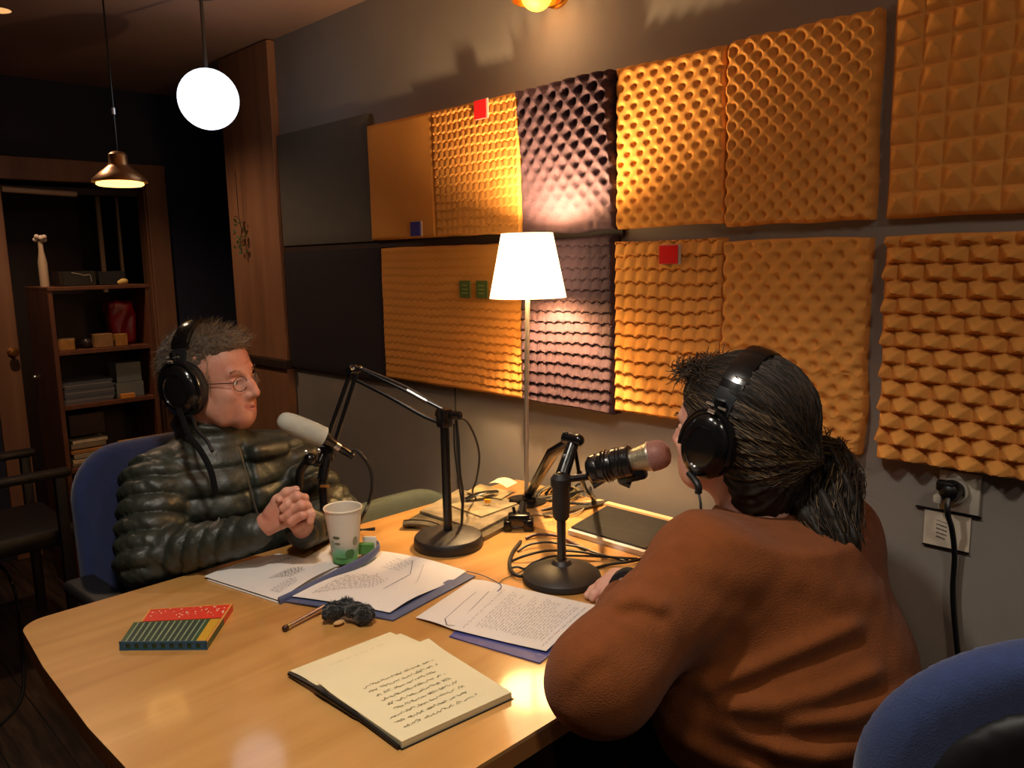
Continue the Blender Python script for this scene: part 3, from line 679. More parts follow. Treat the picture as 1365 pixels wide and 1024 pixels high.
for k in range(46):
    u=random.uniform(.13,.95); v=random.uniform(.65,.96); L.append((u,u+random.uniform(.004,.02),v,v+.02,.0136,.0139))
slabs(L,'white_speckle',mat('speckle_cream',(250,220,190),.6))
# --- metal stick with black fluffy head
a=Vector(px(378,843)+(TZ+.006,)); e_=Vector(px(432,816)+(TZ+.010,)); d_=(e_-a).normalized()
t=thing('fluffy_microphone',a,'thin silver microphone stick with a black fluffy windshield, lying in front of the folder','microphone')
b=MB(); b.tube([a+d_*.010,a+d_*.014,a+d_*.05,e_],[.0050,.0042,.0044,.0054],12); b.build('metal_stick',mat('shiny_chrome',(226,218,218),.32,metal=1),t)
b=MB(); b.sphere(a+d_*.004,.0058,16); b.build('end_ball',mat('dark_red_brown_tip',(60,24,20),.4),t)
b=MB(); b.tube([a+d_*.009,a+d_*.014],.0055,12); b.build('gold_collar',mat('gold_collar',(220,200,130),.3,metal=.8),t)
f=SDF(); c0=Vector(px(455,826)+(TZ+.020,)); c1=Vector(px(486,832)+(TZ+.019,))
fz=lambda P: .004*vnoise(P*260,3)+.0025*vnoise(P*600,5)
f.ell(c0-Vector((.004,.010,0)),(.016,.027,.016),k=.012,disp=fz); f.ell(c0+Vector((.002,.012,.004)),(.015,.016,.014),k=.008,disp=fz); f.ell(c1,(.019,.019,.018),k=.006,disp=fz); f.ell((c0+c1)/2+Vector((0,.004,.003)),(.016,.020,.014),k=.008,disp=fz)
V,F=f.mesh(c0-Vector((.05,.06,.03)),c1+Vector((.05,.05,.04)),.0016)
V[:,2]=np.maximum(V[:,2],TZ+.0004)
link('fluffy_cover',npmesh('fluffy_cover',V,F),mat('black_fur',(9,9,10),.95,sheen=.4,bump=.8,bscale=400),t,True)
b=MB(); P=[]
for k in range(500):
    cc_,rad=random.choice(((c0-Vector((.004,.010,0)),.019),(c1,.019),(c0+Vector((.002,.012,.004)),.017)))
    n=Vector((random.gauss(0,1),random.gauss(0,1),abs(random.gauss(0,1)))).normalized(); p=cc_+n*rad*.85; w=n.orthogonal().normalized()*.0006
    qv=p+n*.005+Vector((random.uniform(-1,1),random.uniform(-1,1),random.uniform(-1,.6)))*.003
    b.bm.faces.new([b.bm.verts.new(x) for x in (p-w,p+w,qv)])
b.build('fur_tufts',bpy.data.materials['black_fur'],t,False)
b=MB(); b.sphere(Vector(px(452,834)+(TZ+.006,)),.007,16,scale=(1.0,1.6,.5)); b.build('cream_lining',mat('cream_lining',(206,160,104),.8),t)
# --- black tablet / laptop
c=[px(757,713),px(858,743),px(896,702),px(809,682)]
t=thing('black_laptop',(-1.12,1.49,TZ),'closed black laptop with a white front edge at the wall side of the table','laptop')
w=[Vector(p+(0,)) for p in c]; w[2]=w[1]+(w[3]-w[0])
def pr(c,z0,z1,k=1.0): b=MB(); g=grow([(p.x,p.y) for p in c],k); b.poly(g,TZ+z0,TZ+z1); return b
pr(w,.0,.012).build('silver_base',mat('white_aluminium',(240,238,236),.3),t,False)
wl=[w[0]+(w[3]-w[0])*.06,w[1]+(w[2]-w[1])*.06,w[2],w[3]]
pr(wl,.0125,.017,.985).build('black_lid',mat('scuffed_black_lid',(30,29,27),.45,bump=.1),t,False)
b=MB(); sw=[(p.x,p.y) for p in w]
def lp(u,v,z=.0175): a,bq,cq,d=[Vector((x[0],x[1],0)) for x in sw]; p=(a*(1-u)+bq*u)*(1-v)+(d*(1-u)+cq*u)*v; return Vector((p.x,p.y,TZ+z))
for st in ([(.22,.30),(.5,.38),(.95,.42)],[(.42,.78),(.50,.70),(.47,.62)],[(.62,.66),(.70,.60),(.66,.52),(.74,.58)],[(.74,.56),(.85,.70)]):
    for p,q_ in zip(st,st[1:]):
        p,q_=lp(*p),lp(*q_); n=Vector((-(q_-p).y,(q_-p).x,0)).normalized()*.0007; b.quad([p-n,q_-n,q_+n,p+n])
b.build('scratch_mark',mat('scratch_grey',(96,90,80),.6),t,False)
b=MB(); a,b_=w[3]+Vector((-.045,-.005,0)),w[2]+Vector((-.03,-.0,0))
tag(MB().poly([(-1.36,1.600),(-1.335,1.648),(-.985,1.648),(-.985,1.630),(-1.30,1.628)],TZ+.0005,TZ+.006).build('paper_strip',mat('pale_board',(222,196,150),.6),None,False),'long pale strip lying along the wall side table edge behind the laptop','strip')
# ================================================================= boom stand (left)
m_glk=mat('glossy_black_metal',(16,16,17),.22)
m_brb=mat('dull_black_base',(40,35,32),.45)
m_knob=mat('steel_bolt',(190,186,180),.25,metal=.9)
m_cab=mat('black_rubber_cable',(18,16,16),.5)
q=onz(598,727); bx,by=q.x,q.y
t=thing('boom_stand',(bx,by,TZ),'tall black desk boom stand on a thick round base, arm reaching toward the man','stand')
b=MB(); b.lathe([(0,0),(.080,0),(.082,.004),(.080,.022),(.077,.026),(.060,.030),(.020,.037),(0,.038)],(bx,by,TZ),48); b.build('base',m_brb,t)
dp=depth((bx,by,TZ+.1))
top=Vector((bx,by,0)); r_=ray(600,560); top.z=CAM_H+ r_[2]/math.hypot(r_[0],r_[1])*math.hypot(bx,by)
b=MB(); b.tube([(bx,by,TZ+.03),(bx,by,top.z-.0)],.0105,16); b.build('pole',m_glk,t)
hp=Vector((bx,by,top.z)); el=at(472,493,1.87); lo=at(436,604,1.86)
b=MB(); b.box(hp+Vector((0,0,.006)),(.030,.030,.045),bevel=.006); b.tube([hp+Vector((-.025,.0,.012)),hp+Vector((.03,.02,.012))],.010,14); b.build('head_joint',m_glk,t)
b=MB(); rt=Vector((CAM_R[0][0],CAM_R[1][0],0)); b.tube([hp+rt*.012+Vector((0,0,.01)),hp+rt*.034+Vector((0,0,.010))],.006,12); b.lathe([(0,0),(.009,0),(.010,.006),(.006,.010),(0,.01)],hp+rt*.032+Vector((0,0,.010)),12,axis=rt); b.build('tension_knob',m_glk,t)
dv=(el-hp).normalized(); upn=Vector((0,0,1)); upn=(upn-dv*upn.dot(dv)).normalized()
b=MB(); b.tube(bez([hp+upn*.018+Vector((0,0,.004)),hp+dv*.10+upn*.018,el+upn*.008]),.0042,10); b.tube(bez([hp-upn*.010,hp+dv*.05-upn*.016,hp+dv*.14-upn*.016,el-upn*.020-dv*.012]),.0048,10); b.build('upper_arm',m_glk,t)
b=MB(); b.tube(bez([hp+upn*.024+dv*.03,hp+dv*.12+upn*.026,el+upn*.014-dv*.02]),.0022,8); b.tube([hp+dv*.055+upn*.019,hp+dv*.11+upn*.019],.0060,10); b.build('arm_spring',mat('spring_steel',(120,116,112),.3,metal=.8),t)
b=MB(); b.sphere(el,.0135,18); b.tube([el+Vector((.006,-.02,0)),el+Vector((-.006,.02,0))],.009,14); b.build('elbow_joint',m_glk,t)
dl=(lo-el).normalized(); pn=rt-dl*rt.dot(dl); pn.normalize()
b=MB(); b.tube([el-pn*.006,lo-pn*.011],.0052,10); b.tube([el+pn*.008,lo+pn*.010],.0050,10); b.build('lower_arm',m_glk,t)
l2=at(430,640,1.85); l3=at(424,668,1.85)
b=MB(); b.box(lo,(.036,.026,.040),rot=.8,bevel=.008); b.tube([lo,l2],.013,14); b.tube([l2,at(433,690,1.85)],.010,14); b.build('end_joint',m_glk,t)
b=MB(); b.tube(bez([at(411,612,1.83),at(400,630,1.83),at(398,650,1.84),at(388,672,1.84)]),.010,12); b.tube(bez([at(412,612,1.83),at(424,618,1.84),at(430,606,1.85)]),.008,12); b.sphere(at(413,612,1.82),.015,16); b.build('swivel_bracket',m_glk,t)
for k,(x,y,d) in enumerate(((425,601,1.81),(408,603,1.80))):
    b=MB(); b.lathe([(0,0),(.0048,0),(.0048,.004),(0,.006)],at(x,y,d),10,axis=-(at(x,y,d)-cam.location)); b.build('bolt',m_knob,t)
b=MB(); b.box(at(433,648,1.83),(.022,.010,.006),bevel=.002,rot=.8); b.build('brass_clip',mat('brass_clip_metal',(170,130,70),.3,metal=.8),t)
# cables of the boom stand
t=thing('microphone_cable',at(610,565,1.86),'black cable drooping behind the boom stand pole to the tabletop','cable')
b=MB(); b.tube(bez([at(606,556,1.85),at(622,562,1.88),at(634,585,1.92),at(639,610,1.97),at(635,640,2.02),at(630,655,2.05),onz(636,668,TZ+.004)]),.0026,8)
b.tube(bez([at(608,560,1.84),at(611,590,1.84),at(613,630,1.84),at(617,660,1.85),at(616,690,1.87),onz(618,700,TZ+.004),onz(640,712,TZ+.004)]),.0034,8)
b.tube(bez([at(605,565,1.84),at(606,600,1.84),at(611,640,1.85),at(617,680,1.87)]),.0020,8)
b.build('cable_run',m_cab,t)
# microphone 1 : grey foam on the boom
a=at(376,560,1.79); c=at(428,582,1.83); e=at(461,603,1.86); dm=(c-a).normalized()
t=thing('grey_microphone',a,'microphone with pale grey foam windscreen pointing at the man, clamped to the boom arm','microphone')
L=(c-a).length
b=MB(); b.lathe([(0,-.016),(.009,-.0145),(.016,-.010),(.0205,-.002),(.0235,.012),(.0250,L*.4),(.0255,L*.75),(.0245,L),(.019,L+.001),(0,L)],a+dm*.006,32,axis=dm); b.build('foam_windscreen',mat('pale_grey_foam',(176,174,160),.95,var=.04,vscale=60,bump=.3,bscale=350),t)
b=MB(); b.lathe([(0,-.004),(.018,-.004),(.0185,.004),(.015,.010),(.0145,.018),(.012,.022),(.012,.030),(.0095,.034),(.0085,(e-c).length),(0,(e-c).length)],c+dm*.005,24,axis=(e-c)); b.build('microphone_body',m_glk,t)
b=MB(); b.tube([c+(e-c)*.5,c+(e-c)*.72],.0105,16); b.build('silver_ring',m_knob,t)
b=MB(); b.tube([e,e+(e-c).normalized()*.02],.0075,14); b.build('connector',m_glk,t)
t=thing('microphone_cable',e,'black cable looping from the grey microphone down beside the paper cup','cable')
b=MB(); b.tube(bez([e+(e-c).normalized()*.015,at(474,600,1.86),at(487,613,1.86),at(495,630,1.87),at(496,652,1.87),at(491,672,1.88),at(485,686,1.86),onz(478,706,TZ+.005),onz(500,705,TZ+.004)]),.0040,10); b.build('cable_run',m_cab,t)
# ================================================================= dome-base stand (right) with condenser microphone
q=onz(749,773); bx,by=q.x,q.y
t=thing('desk_microphone_stand',(bx,by,TZ),'short black microphone stand on a domed round base, right of the boom stand','stand')
b=MB(); b.lathe([(0,0),(.078,0),(.082,.005),(.080,.014),(.072,.020),(.045,.031),(.022,.036),(.016,.044),(0,.046)],(bx,by,TZ),56); b.build('base',m_brb,t)
k=math.hypot(bx,by)
def zat(px_,py_): r=ray(px_,py_); return CAM_H+r[2]/math.hypot(r[0],r[1])*k
z0=zat(751,690); z1=zat(752,640)
b=MB(); b.tube([(bx,by,TZ+.035),(bx,by,z0)],.0092,18); b.build('pole',m_glk,t)
b=MB(); b.lathe([(.0,0),(.013,0),(.017,.006),(.0185,.03),(.0175,z1-z0-.012),(.021,z1-z0-.006),(.021,z1-z0+.008),(.013,z1-z0+.018),(0,z1-z0+.02)],(bx,by,z0-.004),24); b.build('clutch_grip',mat('black_rubber_grip',(22,19,19),.6),t)
hd=Vector((bx,by,z1)); D2=depth(hd)
el2=at(766,585,D2+.03); b=MB(); b.tube([hd,el2],[.015,.012],14,flat=(rt,.7)); b.sphere(hd,.018,16); b.build('short_arm',m_glk,t)
b=MB(); b.tube([at(752,583,D2+.04),at(772,587,D2+.02)],.0125,16); b.sphere(at(771,587,D2+.02),.013,14); b.sphere(at(755,579,D2+.03),.0055,12); b.build('top_knuckle',m_glk,t)
la=onz(706,658,TZ+.03); 
b=MB(); b.tube([el2,at(737,603,D2+.08),la],[.011,.014,.012],14,flat=(rt,.8)); b.build('rear_arm',m_glk,t)
b=MB(); b.tube([at(767,602,D2+.02),at(772,632,D2+.04)],.0042,8); b.tube([at(772,630,D2+.04),at(779,650,D2+.08),onz(791,664,TZ+.004)],[.006,.0055,.007],10); b.build('strut',m_glk,t)
m1_=at(790,635,D2); b=MB(); b.tube([hd+Vector((0,0,.0)),m1_],.0075,12); b.build('side_bar',m_glk,t)
b=MB(); b.tube([hd+(m1_-hd)*.45+Vector((0,0,.004)),m1_+Vector((0,0,.004))],.0042,10); b.lathe([(0,0),(.004,0),(.004,.004),(0,.005)],at(752,608,D2-.01),10,axis=-(at(752,608,D2)-cam.location)); b.build('chrome_pin',m_knob,t)
# microphone 2
a=at(784,627,D2); c=at(893,603,D2-.06); ax=(c-a).normalized(); L=(c-a).length
t=thing('condenser_microphone',a,'chunky black-sleeved microphone with silver body and pink-brown mesh head, in front of the woman\'s face','microphone')
b=MB(); b.lathe([(0,.0),(.020,.0),(.0285,.008),(.030,.02),(.0285,.024),(.0305,.030),(.0305,.050),(.029,.054),(.0325,.058),(.0325,L*.53),(.030,L*.55),(.0,L*.55)],a,40,axis=ax); b.build('black_sleeve',mat('ribbed_black_plastic',(22,22,23),.25,bump=.2,bscale=120),t)
b=MB(); b.lathe([(.0,L*.53),(.022,L*.53),(.0225,L*.58),(.0265,L*.70),(.0285,L*.76),(0,L*.76)],a,36,axis=ax); b.build('silver_body',mat('champagne_metal',(170,158,132),.35,metal=.7,bump=.3,bscale=300),t)
prof=[(.0285,L*.755),(.0295,L*.80),(.029,L*.87),(.026,L*.93),(.020,L*.972),(.011,L*.995),(0,L)]
b=MB(); b.lathe(prof,a,40,axis=ax)
mgm=bpy.data.materials.new('pink_brown_mesh'); mgm.use_nodes=True; nt=mgm.node_tree; bb=nt.nodes['Principled BSDF']; bb.inputs['Base Color'].default_value=(*srgb((150,104,96)),1); bb.inputs['Roughness'].default_value=.5; bb.inputs['Metallic'].default_value=.3
b.build('mesh_head',mgm,t)
qt=Vector((0,0,1)).rotation_difference(ax)
b=MB()
for zz in np.arange(L*.765,L*.985,.0032):
    rr_=float(np.interp(zz,[p[1] for p in prof],[p[0] for p in prof]))+.0004
    b.tube([a+qt@Vector((rr_*math.cos(w_),rr_*math.sin(w_),zz)) for w_ in np.linspace(0,2*pi,33)],.0006,4,cap=False)
for w_ in np.linspace(0,2*pi,44,endpoint=False):
    b.tube([a+qt@Vector(((r0+.0004)*math.cos(w_),(r0+.0004)*math.sin(w_),z_)) for r0,z_ in prof[:-1]],.0005,4,cap=False)
b.build('wire_grille',mat('dusty_pink_wire',(196,150,136),.45,metal=.3),t,False)
b=MB(); b.lathe([(.0,L*.755),(.0305,L*.755),(.0305,L*.775),(0,L*.775)],a,36,axis=ax); b.build('silver_ring',mat('bright_ring',(216,206,190),.3,metal=.8),t)
dn=Vector((0,0,-1)); dn=(dn-ax*dn.dot(ax)).normalized()
b=MB(); b.box(a+ax*L*.50+dn*.030,(.060,.030,.022),rot=Vector((1,0,0)).rotation_difference(ax),bevel=.006); b.tube([a+ax*L*.36+dn*.034,a+ax*L*.46+dn*.046],.010,12); b.tube([a+ax*.03+dn*.02,a+ax*.005+dn*.03,m1_],.011,12); b.build('holder_clip',m_glk,t)
b=MB(); 
for zz in (.036,.043,.066,.074): b.lathe([(.0326,zz),(.0336,zz+.0015),(.0326,zz+.003)],a,36,axis=ax)
b.build('sleeve_rib',m_glk,t)
# ================================================================= cable clamp in front of the lamp
q=onz(692,705)
t=thing('table_clamp',(q.x,q.y,TZ),'black screw clamp bracket holding cables in front of the silver lamp pole','clamp')
D3=depth((q.x,q.y,TZ+.03))
b=MB(); b.box(at(692,693,D3),(.058,.036,.036),rot=.75,bevel=.009); b.box(at(677,703,D3-.0),(.020,.036,.042),rot=.75,bevel=.006); b.box(at(705,702,D3),(.026,.040,.044),rot=.75,bevel=.006); b.build('clamp_body',m_glk,t)
b=MB(); b.tube([at(695,688,D3),at(698,670,D3+.02)],[.014,.008],12); b.tube([at(686,684,D3),at(684,676,D3)],.004,8); b.build('clamp_screw',m_glk,t)
b=MB(); b.box(at(697,715,D3)+Vector((0,0,.002)),(.016,.016,.010),bevel=.002,rot=.75); b.build('brass_pad',mat('brass_pad_metal',(190,140,70),.3,metal=.8),t)
t=thing('cable_clamp',onz(684,672),'small dark clamp and pole socket behind the table clamp, at the foot of the lamp','clamp')
b=MB(); b.box(onz(686,672,TZ+.014),(.030,.026,.028),rot=.6,bevel=.006); b.box(onz(706,668,TZ+.012),(.036,.02,.02),rot=.9,bevel=.005); b.build('clamp_body',m_glk,t)
b=MB(); b.tube([onz(700,668,TZ+.01),onz(703,655,TZ+.04)],.005,8); b.build('clamp_screw',m_glk,t)
# ================================================================= cables lying on the table
def cable(pts,r,label,m=m_cab,name='loose_cable',grp=None,lift=.0):
    b=MB(); P=[onz(x,y,TZ+r+(rest[0] if rest else 0)) for x,y,*rest in pts]
    b.tube(bez(P,7),r,8); return tag(b.build(name,m,None,True),label,'cable',grp)
cable([(694,722),(683,737),(679,752,.004),(684,764,.003),(694,768,.002),(702,764)],.0042,'thick black cable bending round the left edge of the domed base')
cable([(690,735),(706,726,.006),(730,723,.008),(752,726,.006),(775,730,.005),(800,739,.003),(833,748)],.0028,'thin black cable arching over the tabletop behind the domed base')
cable([(682,748),(700,741,.01),(724,735,.012),(748,734,.010),(775,736,.012),(802,741,.008),(838,746)],.0030,'black cable running flat behind the stand pole to the laptop corner')
cable([(678,758),(690,756,.004),(700,758),(712,750,.012),(735,742,.014),(770,741,.010),(798,742,.006),(850,745)],.0026,'dark cable crossing low behind the domed base')
cable([(701,718),(714,713,.004),(732,713,.004),(744,715,.003),(760,722,.002),(781,733)],.0038,'reddish dark cable right of the table clamp',mat('dark_red_cable',(70,30,26),.5))
cable([(795,757),(815,752,.002),(838,749,.004),(862,744)],.0034,'short dark cable at the right of the domed base, near the hand')
cable([(722,681),(740,676,.004),(760,671,.006),(784,673,.003)],.0040,'short black cable in front of the papers behind the stand')
cable([(712,684),(735,688,.004),(760,686,.006),(776,680,.004),(780,673)],.0022,'thin pale wire winding behind the stand pole',mat('pale_wire',(190,176,150),.4))
cable([(728,668),(748,660,.012),(770,656,.016),(786,652,.01),(784,645,.014),(770,646,.018),(764,653,.012)],.0030,'coiled black cable at the wall side of the table')
for k in range(7):
    ph=random.random()*6
    cable([(700+6*k+4*math.sin(ph),668-2*k),(716+5*k,655-1.5*k,.012+.003*k),(738+4*k,648+1.2*math.sin(ph*2),.02),(760+2*k,650+k,.012),(742+3*k,660+k,.006),(716+4*k,664+k,.004)],.0032-.0002*(k%3),'one of the tangled dark cables heaped behind the lamp foot',grp='tangled cables behind the lamp foot',m=m_cab if k%3 else mat('olive_cable_%d'%k,(104,88,50),.4))
cable([(664,786),(667,776,.004),(676,770,.002),(700,760)],.0009,'thin wire end sticking up at the corner of the typed sheet')
# ================================================================= magazines and scraps
mags=[((538,702),(645,722),(705,690),(602,664),.001,.010,(132,118,90),'flattened grey-brown magazine at the bottom of the pile by the boom stand base'),
((560,690),(640,716),(700,684),(612,660),.0125,.006,(196,176,140),'pale magazine on top of the grey-brown magazine behind the boom stand'),
((600,684),(642,700),(690,682),(650,664),.0195,.003,(226,204,160),'cream leaflet on top of the magazine pile'),
((622,668),(668,678),(684,668),(640,657),.0235,.003,(232,206,150),'small pale leaflet at the far end of the magazine pile'),
]
for i,(a,b_,c,d,z,h,cl,lab) in enumerate(mags):
    m=mat('magazine_cover_%d'%i,cl,.35,var=.35,vscale=22,col2=tuple(int(v*.55) for v in cl),detail=6)
    b=MB(); b.poly([px(*a),px(*b_),px(*c),px(*d)],TZ+z,TZ+z+h); o=b.build('magazine',[m],None,False); tag(o,lab,'magazine')
t=thing('spectacle_case',onz(640,660),'open folded amber and dark leaflet standing up near the far corner of the table','leaflet')
b=MB(); P=bez([onz(620,666,TZ+.028),onz(640,658,TZ+.040),onz(662,655,TZ+.036)],6); b.tube(P,[.004]*len(P),8,flat=((0,0,1),3)); b.build('dark_edge',m_black,t)
b=MB(); b.box(onz(650,668,TZ+.034),(.018,.010,.010),rot=.7,bevel=.002); b.build('amber_block',mat('amber_plastic',(240,160,30),.3),t)
t.name='folded_leaflet'
s=Sheet([px(652,658),px(676,664),px(690,657),px(664,651)],TZ+.03,lambda u,v:.008*math.sin(pi*u),nx=8,ny=3); tag(s.b.build('bright_scrap',mat('bright_scrap_paper',(250,232,190),.7),None,True),'curled bright paper scrap near the far corner of the table','paper')
# notes
s=Sheet([px(704,700),px(748,713),px(788,694),px(742,686)],TZ+.001,None,nx=4,ny=4); 
for w_,pts in ((.0014,[(.20,.25),(.30,.55)]),(.0014,[(.42,.58),(.34,.45),(.38,.25),(.48,.30),(.46,.42),(.37,.42)]),(.0012,[(.56,.25),(.57,.27)]),(.0014,[(.62,.25),(.72,.55)])): s.stroke(pts,w_)
tag(s.b.build('numbered_note',[mat('tan_note_paper',(222,160,90),.7),m_ink],None,False),'tan paper note with handwritten numbers right of the table clamp','paper')
s=Sheet([px(690,690),px(742,686),px(800,668),px(740,662)],TZ+.0015,lambda u,v:.003*math.sin(5*u),nx=6,ny=3); tag(s.b.build('crumpled_wrapper',mat('tan_wrapper',(170,130,80),.35,var=.3,vscale=30),None,True),'crumpled brown wrapper behind the stand pole','wrapper')
b=MB(); b.poly([px(722,688),px(728,692),px(800,676),px(812,670),px(790,672)],TZ+.0052,TZ+.0075); tag(b.build('dark_strip',mat('dark_strip_plastic',(70,60,48),.4),None,False),'long dark flat strip on the wrapper near the wall','strip')
# pouch front flap left of the pile
t=thing('dark_pouch',onz(560,698),'dark zipped pouch corner poking out left of the boom stand base','pouch')
b=MB(); P=bez([onz(538,698,TZ+.012),onz(552,697,TZ+.014),onz(572,699,TZ+.012),onz(590,705,TZ+.008)],6); b.tube(P,[.007]*len(P),10,flat=((0,0,1),2.2)); b.build('pouch_body',mat('olive_pouch_cloth',(72,62,42),.7,var=.3,vscale=40),t)
b=MB(); b.tube([p+Vector((0,0,.008)) for p in P],.0012,6); b.build('zip',m_black,t)
# ================================================================= cabinet in the doorway
m_cab1=wood('cabinet_wood',(88,50,30),(104,60,36),(120,72,44),axis=2,scale=2,rough=.5)
XF,XK,CY0,CY1=-3.635,-3.97,.948,1.352
shz=[1.305,1.062,.832,.560]
t=thing('bookshelf',(-3.8,1.15,0),'narrow dark wooden shelf unit standing in front of the doorway','bookshelf')
b=MB(); b.b2((XK,CY0,0),(XF,CY0+.018,1.312),bevel=.002); b.build('side_panel',m_cab1,t,False)
b=MB(); b.b2((XK,CY1-.018,0),(XF,CY1,1.312),bevel=.002); b.build('side_panel',m_cab1,t,False)
b=MB(); b.b2((XK,CY0+.018,0.05),(XK+.008,CY1-.018,1.29)); b.build('back_panel',m_dark,t,False)
b=MB(); b.b2((XK,CY0,1.312),(XF+.004,CY1,1.328),bevel=.002); b.build('top_board',m_cab1,t,False)
for z in (1.062,.832,.560,.30):
    b=MB(); b.b2((XK+.008,CY0+.018,z-.016),(XF-.004,CY1-.018,z)); b.build('shelf',m_cab1,t,False)
b=MB(); b.b2((XF-.03,CY0+.018,0),(XF-.012,CY1-.018,.29)); b.build('plinth_door',m_cab1,t,False)
def item(name,y,z,w,d,h,m,label,cat,x=None,rot=0,grp=None,bev=.002):
    b=MB(); xx=XF-.035-d/2 if x is None else x; b.box((xx,y,z+h/2),(d,w,h),rot=rot,bevel=bev); o=b.build(name,m,None,False); return tag(o,label,cat,grp)
ma=mat('amber_box_card',(170,120,52),.5,var=.2,vscale=40); mt=mat('tan_box_card',(150,110,66),.6,var=.15,vscale=30)
item('small_box',.985+.02,1.063,.07,.08,.045,ma,'amber small box at the left of the upper shelf','box')
b=MB(); b.b2((XF-.115,.97,1.109),(XF-.04,1.045,1.1115)); tag(b.build('box_lid',mat('grey_lid',(120,104,80),.5),None,False),'greyish lid on the amber box in the bookshelf','lid')
b=MB(); b.sphere((XF-.07,1.095,1.085),.022,14,scale=(1,1,1)); tag(b.build('dark_jar',mat('dark_jar_glass',(50,42,40),.2),None,True),'small dark round jar between boxes on the upper shelf','jar')
item('small_box',1.155,1.063,.075,.07,.058,mt,'tan small box at the middle of the upper shelf','box')
item('small_box',1.228,1.063,.05,.06,.052,ma,'small yellowish box next to the red bag on the shelf','box')
f=SDF(); c=np.array([XF-.15,1.265,1.16]); dz=lambda P:.012*vnoise(P*45,2)
f.box(c,(.05,.055,.095),.02,k=.01,disp=dz); V,F=f.mesh(c-.14,c+.14,.006)
V[:,2]=np.maximum(V[:,2],1.0625); V[:,1]=np.minimum(V[:,1],1.332)
tag(link('red_bag',npmesh('red_bag',V,F),mat('red_crumpled_plastic',(150,22,34),.35,var=.3,vscale=20),None,True),'crumpled red plastic bag in the right of the upper shelf','bag')
mgz=[mat('grey_blue_paper_%d'%i,c_,.7) for i,c_ in enumerate(((96,98,104),(120,118,116),(84,88,96)))]
for k in range(9):
    item('magazine',1.075+random.uniform(-.006,.006),.833+.0105*k,.20,.22,.0095,mgz[k%3],'one of the grey magazines stacked on the middle shelf','magazine',grp='grey magazines stacked on the middle shelf',bev=0)
mcl=mat('clear_box_plastic',(150,156,150),.15,trans=.45)
item('plastic_box',1.245,.833,.115,.10,.068,mcl,'lower clear plastic box with an orange label on the middle shelf','box')
item('plastic_box',1.245,.902,.105,.10,.085,mcl,'upper clear plastic box stacked at the right of the middle shelf','box')
item('orange_label_box',1.225,.833,.06,.02,.020,mat('orange_label_card',(210,140,60),.5),'small orange and white packet in front of the clear plastic boxes','packet',x=XF-.022)
item('paper_tray',1.055,.561,.15,.2,.012,mat('tray_plastic',(110,100,84),.5),'grey tray under loose papers on the lower shelf','tray')
for k,(cl,h) in enumerate((((200,180,140),.018),((176,160,130),.02),((190,130,60),.016),((150,130,100),.02),((214,196,160),.014))):
    item('paper_stack',1.055+.006*math.sin(k*2),.574+.0215*k,.14,.17,h,mat('old_paper_%d'%k,cl,.7,var=.15),['bottom','second','middle orange','fourth','top'][k]+' bundle of loose papers on the lower shelf','papers')
item('dark_box',1.055,.695,.14,.2,.09,m_dark,'dark brown box above the papers on the lower shelf','box')
# gold and green panel leaning on the front
t=thing('green_panel',(-3.5,1.3,.56),'green board with a gold cloth over its top edge, behind the man\'s chair','board')
b=MB(); b.b2((-3.56,1.14,.33),(-3.53,1.62,.655)); o=b.build('board',mat('olive_green_board',(62,66,28),.7,var=.1),t,False)
b=MB(); b.b2((-3.565,1.135,.652),(-3.522,1.625,.668)); b.b2((-3.528,1.14,.60),(-3.522,1.22,.655)); b.build('gold_cloth',mat('gold_cloth',(190,136,52),.6,var=.2,vscale=30),t,False)
b=MB(); b.b2((-3.56,1.14,0),(-3.53,1.17,.33)); b.b2((-3.56,1.59,0),(-3.53,1.62,.33)); b.build('leg',m_dark,t,False)
# on top of the cabinet
t=thing('white_bottle',(-3.80,.985,1.328),'slim pale bottle with a small flower on top of the bookshelf','bottle')
b=MB(); b.lathe([(0,0),(.018,0),(.018,.10),(.013,.13),(.010,.15),(.010,.19),(0,.19)],(-3.80,.985,1.3285),18); b.build('bottle_body',mat('pale_bottle_plastic',(196,170,140),.4),t)
b=MB()
for k in range(7): b.sphere((-3.80+.014*math.cos(k*.9),.985+.018*math.sin(k*.9),1.53+.007*math.sin(k*2.3)),.010,8)
b.tube([(-3.80,.985,1.51),(-3.80,.985,1.53)],.003,6); b.build('flower',mat('white_flower',(220,200,180),.7),t)
item('black_case',1.09,1.3285,.13,.14,.062,m_black,'left black case on top of the bookshelf with scratched pale marks','case',x=-3.76)
b=MB(); P=bez([(-3.686,1.06,1.385),(-3.686,1.09,1.378),(-3.686,1.11,1.372),(-3.686,1.13,1.374),(-3.686,1.135,1.345)],5); b.tube(P,.0015,5); tag(b.build('pale_string',mat('pale_string',(170,160,140),.6),None,True),'thin pale string hanging over the black case on the bookshelf','string')
item('black_case',1.225,1.3285,.11,.12,.058,mat('matt_black_case',(20,18,20),.6),'plain black case at the middle of the bookshelf top','case',x=-3.76)
b=MB(); b.sphere((-3.68,1.262,1.342),.020,12,scale=(.6,1,.65)); b.sphere((-3.68,1.247,1.338),.012,10,scale=(.7,1,.8)); tag(b.build('yellow_ornament',mat('yellow_ornament',(226,190,110),.4),None,True),'tiny pale yellow ornament at the right of the bookshelf top','ornament')
# tube light fitting seen at the top of the doorway
t=thing('tube_fitting',(-4.40,1.15,1.78),'dim white tube fitting across the top of the doorway','fitting')
b=MB(); b.tube([(-4.385,1.0,1.775),(-4.385,1.32,1.765)],.014,12); b.build('tube',mat('dim_white_tube',(210,180,150),.5),t)
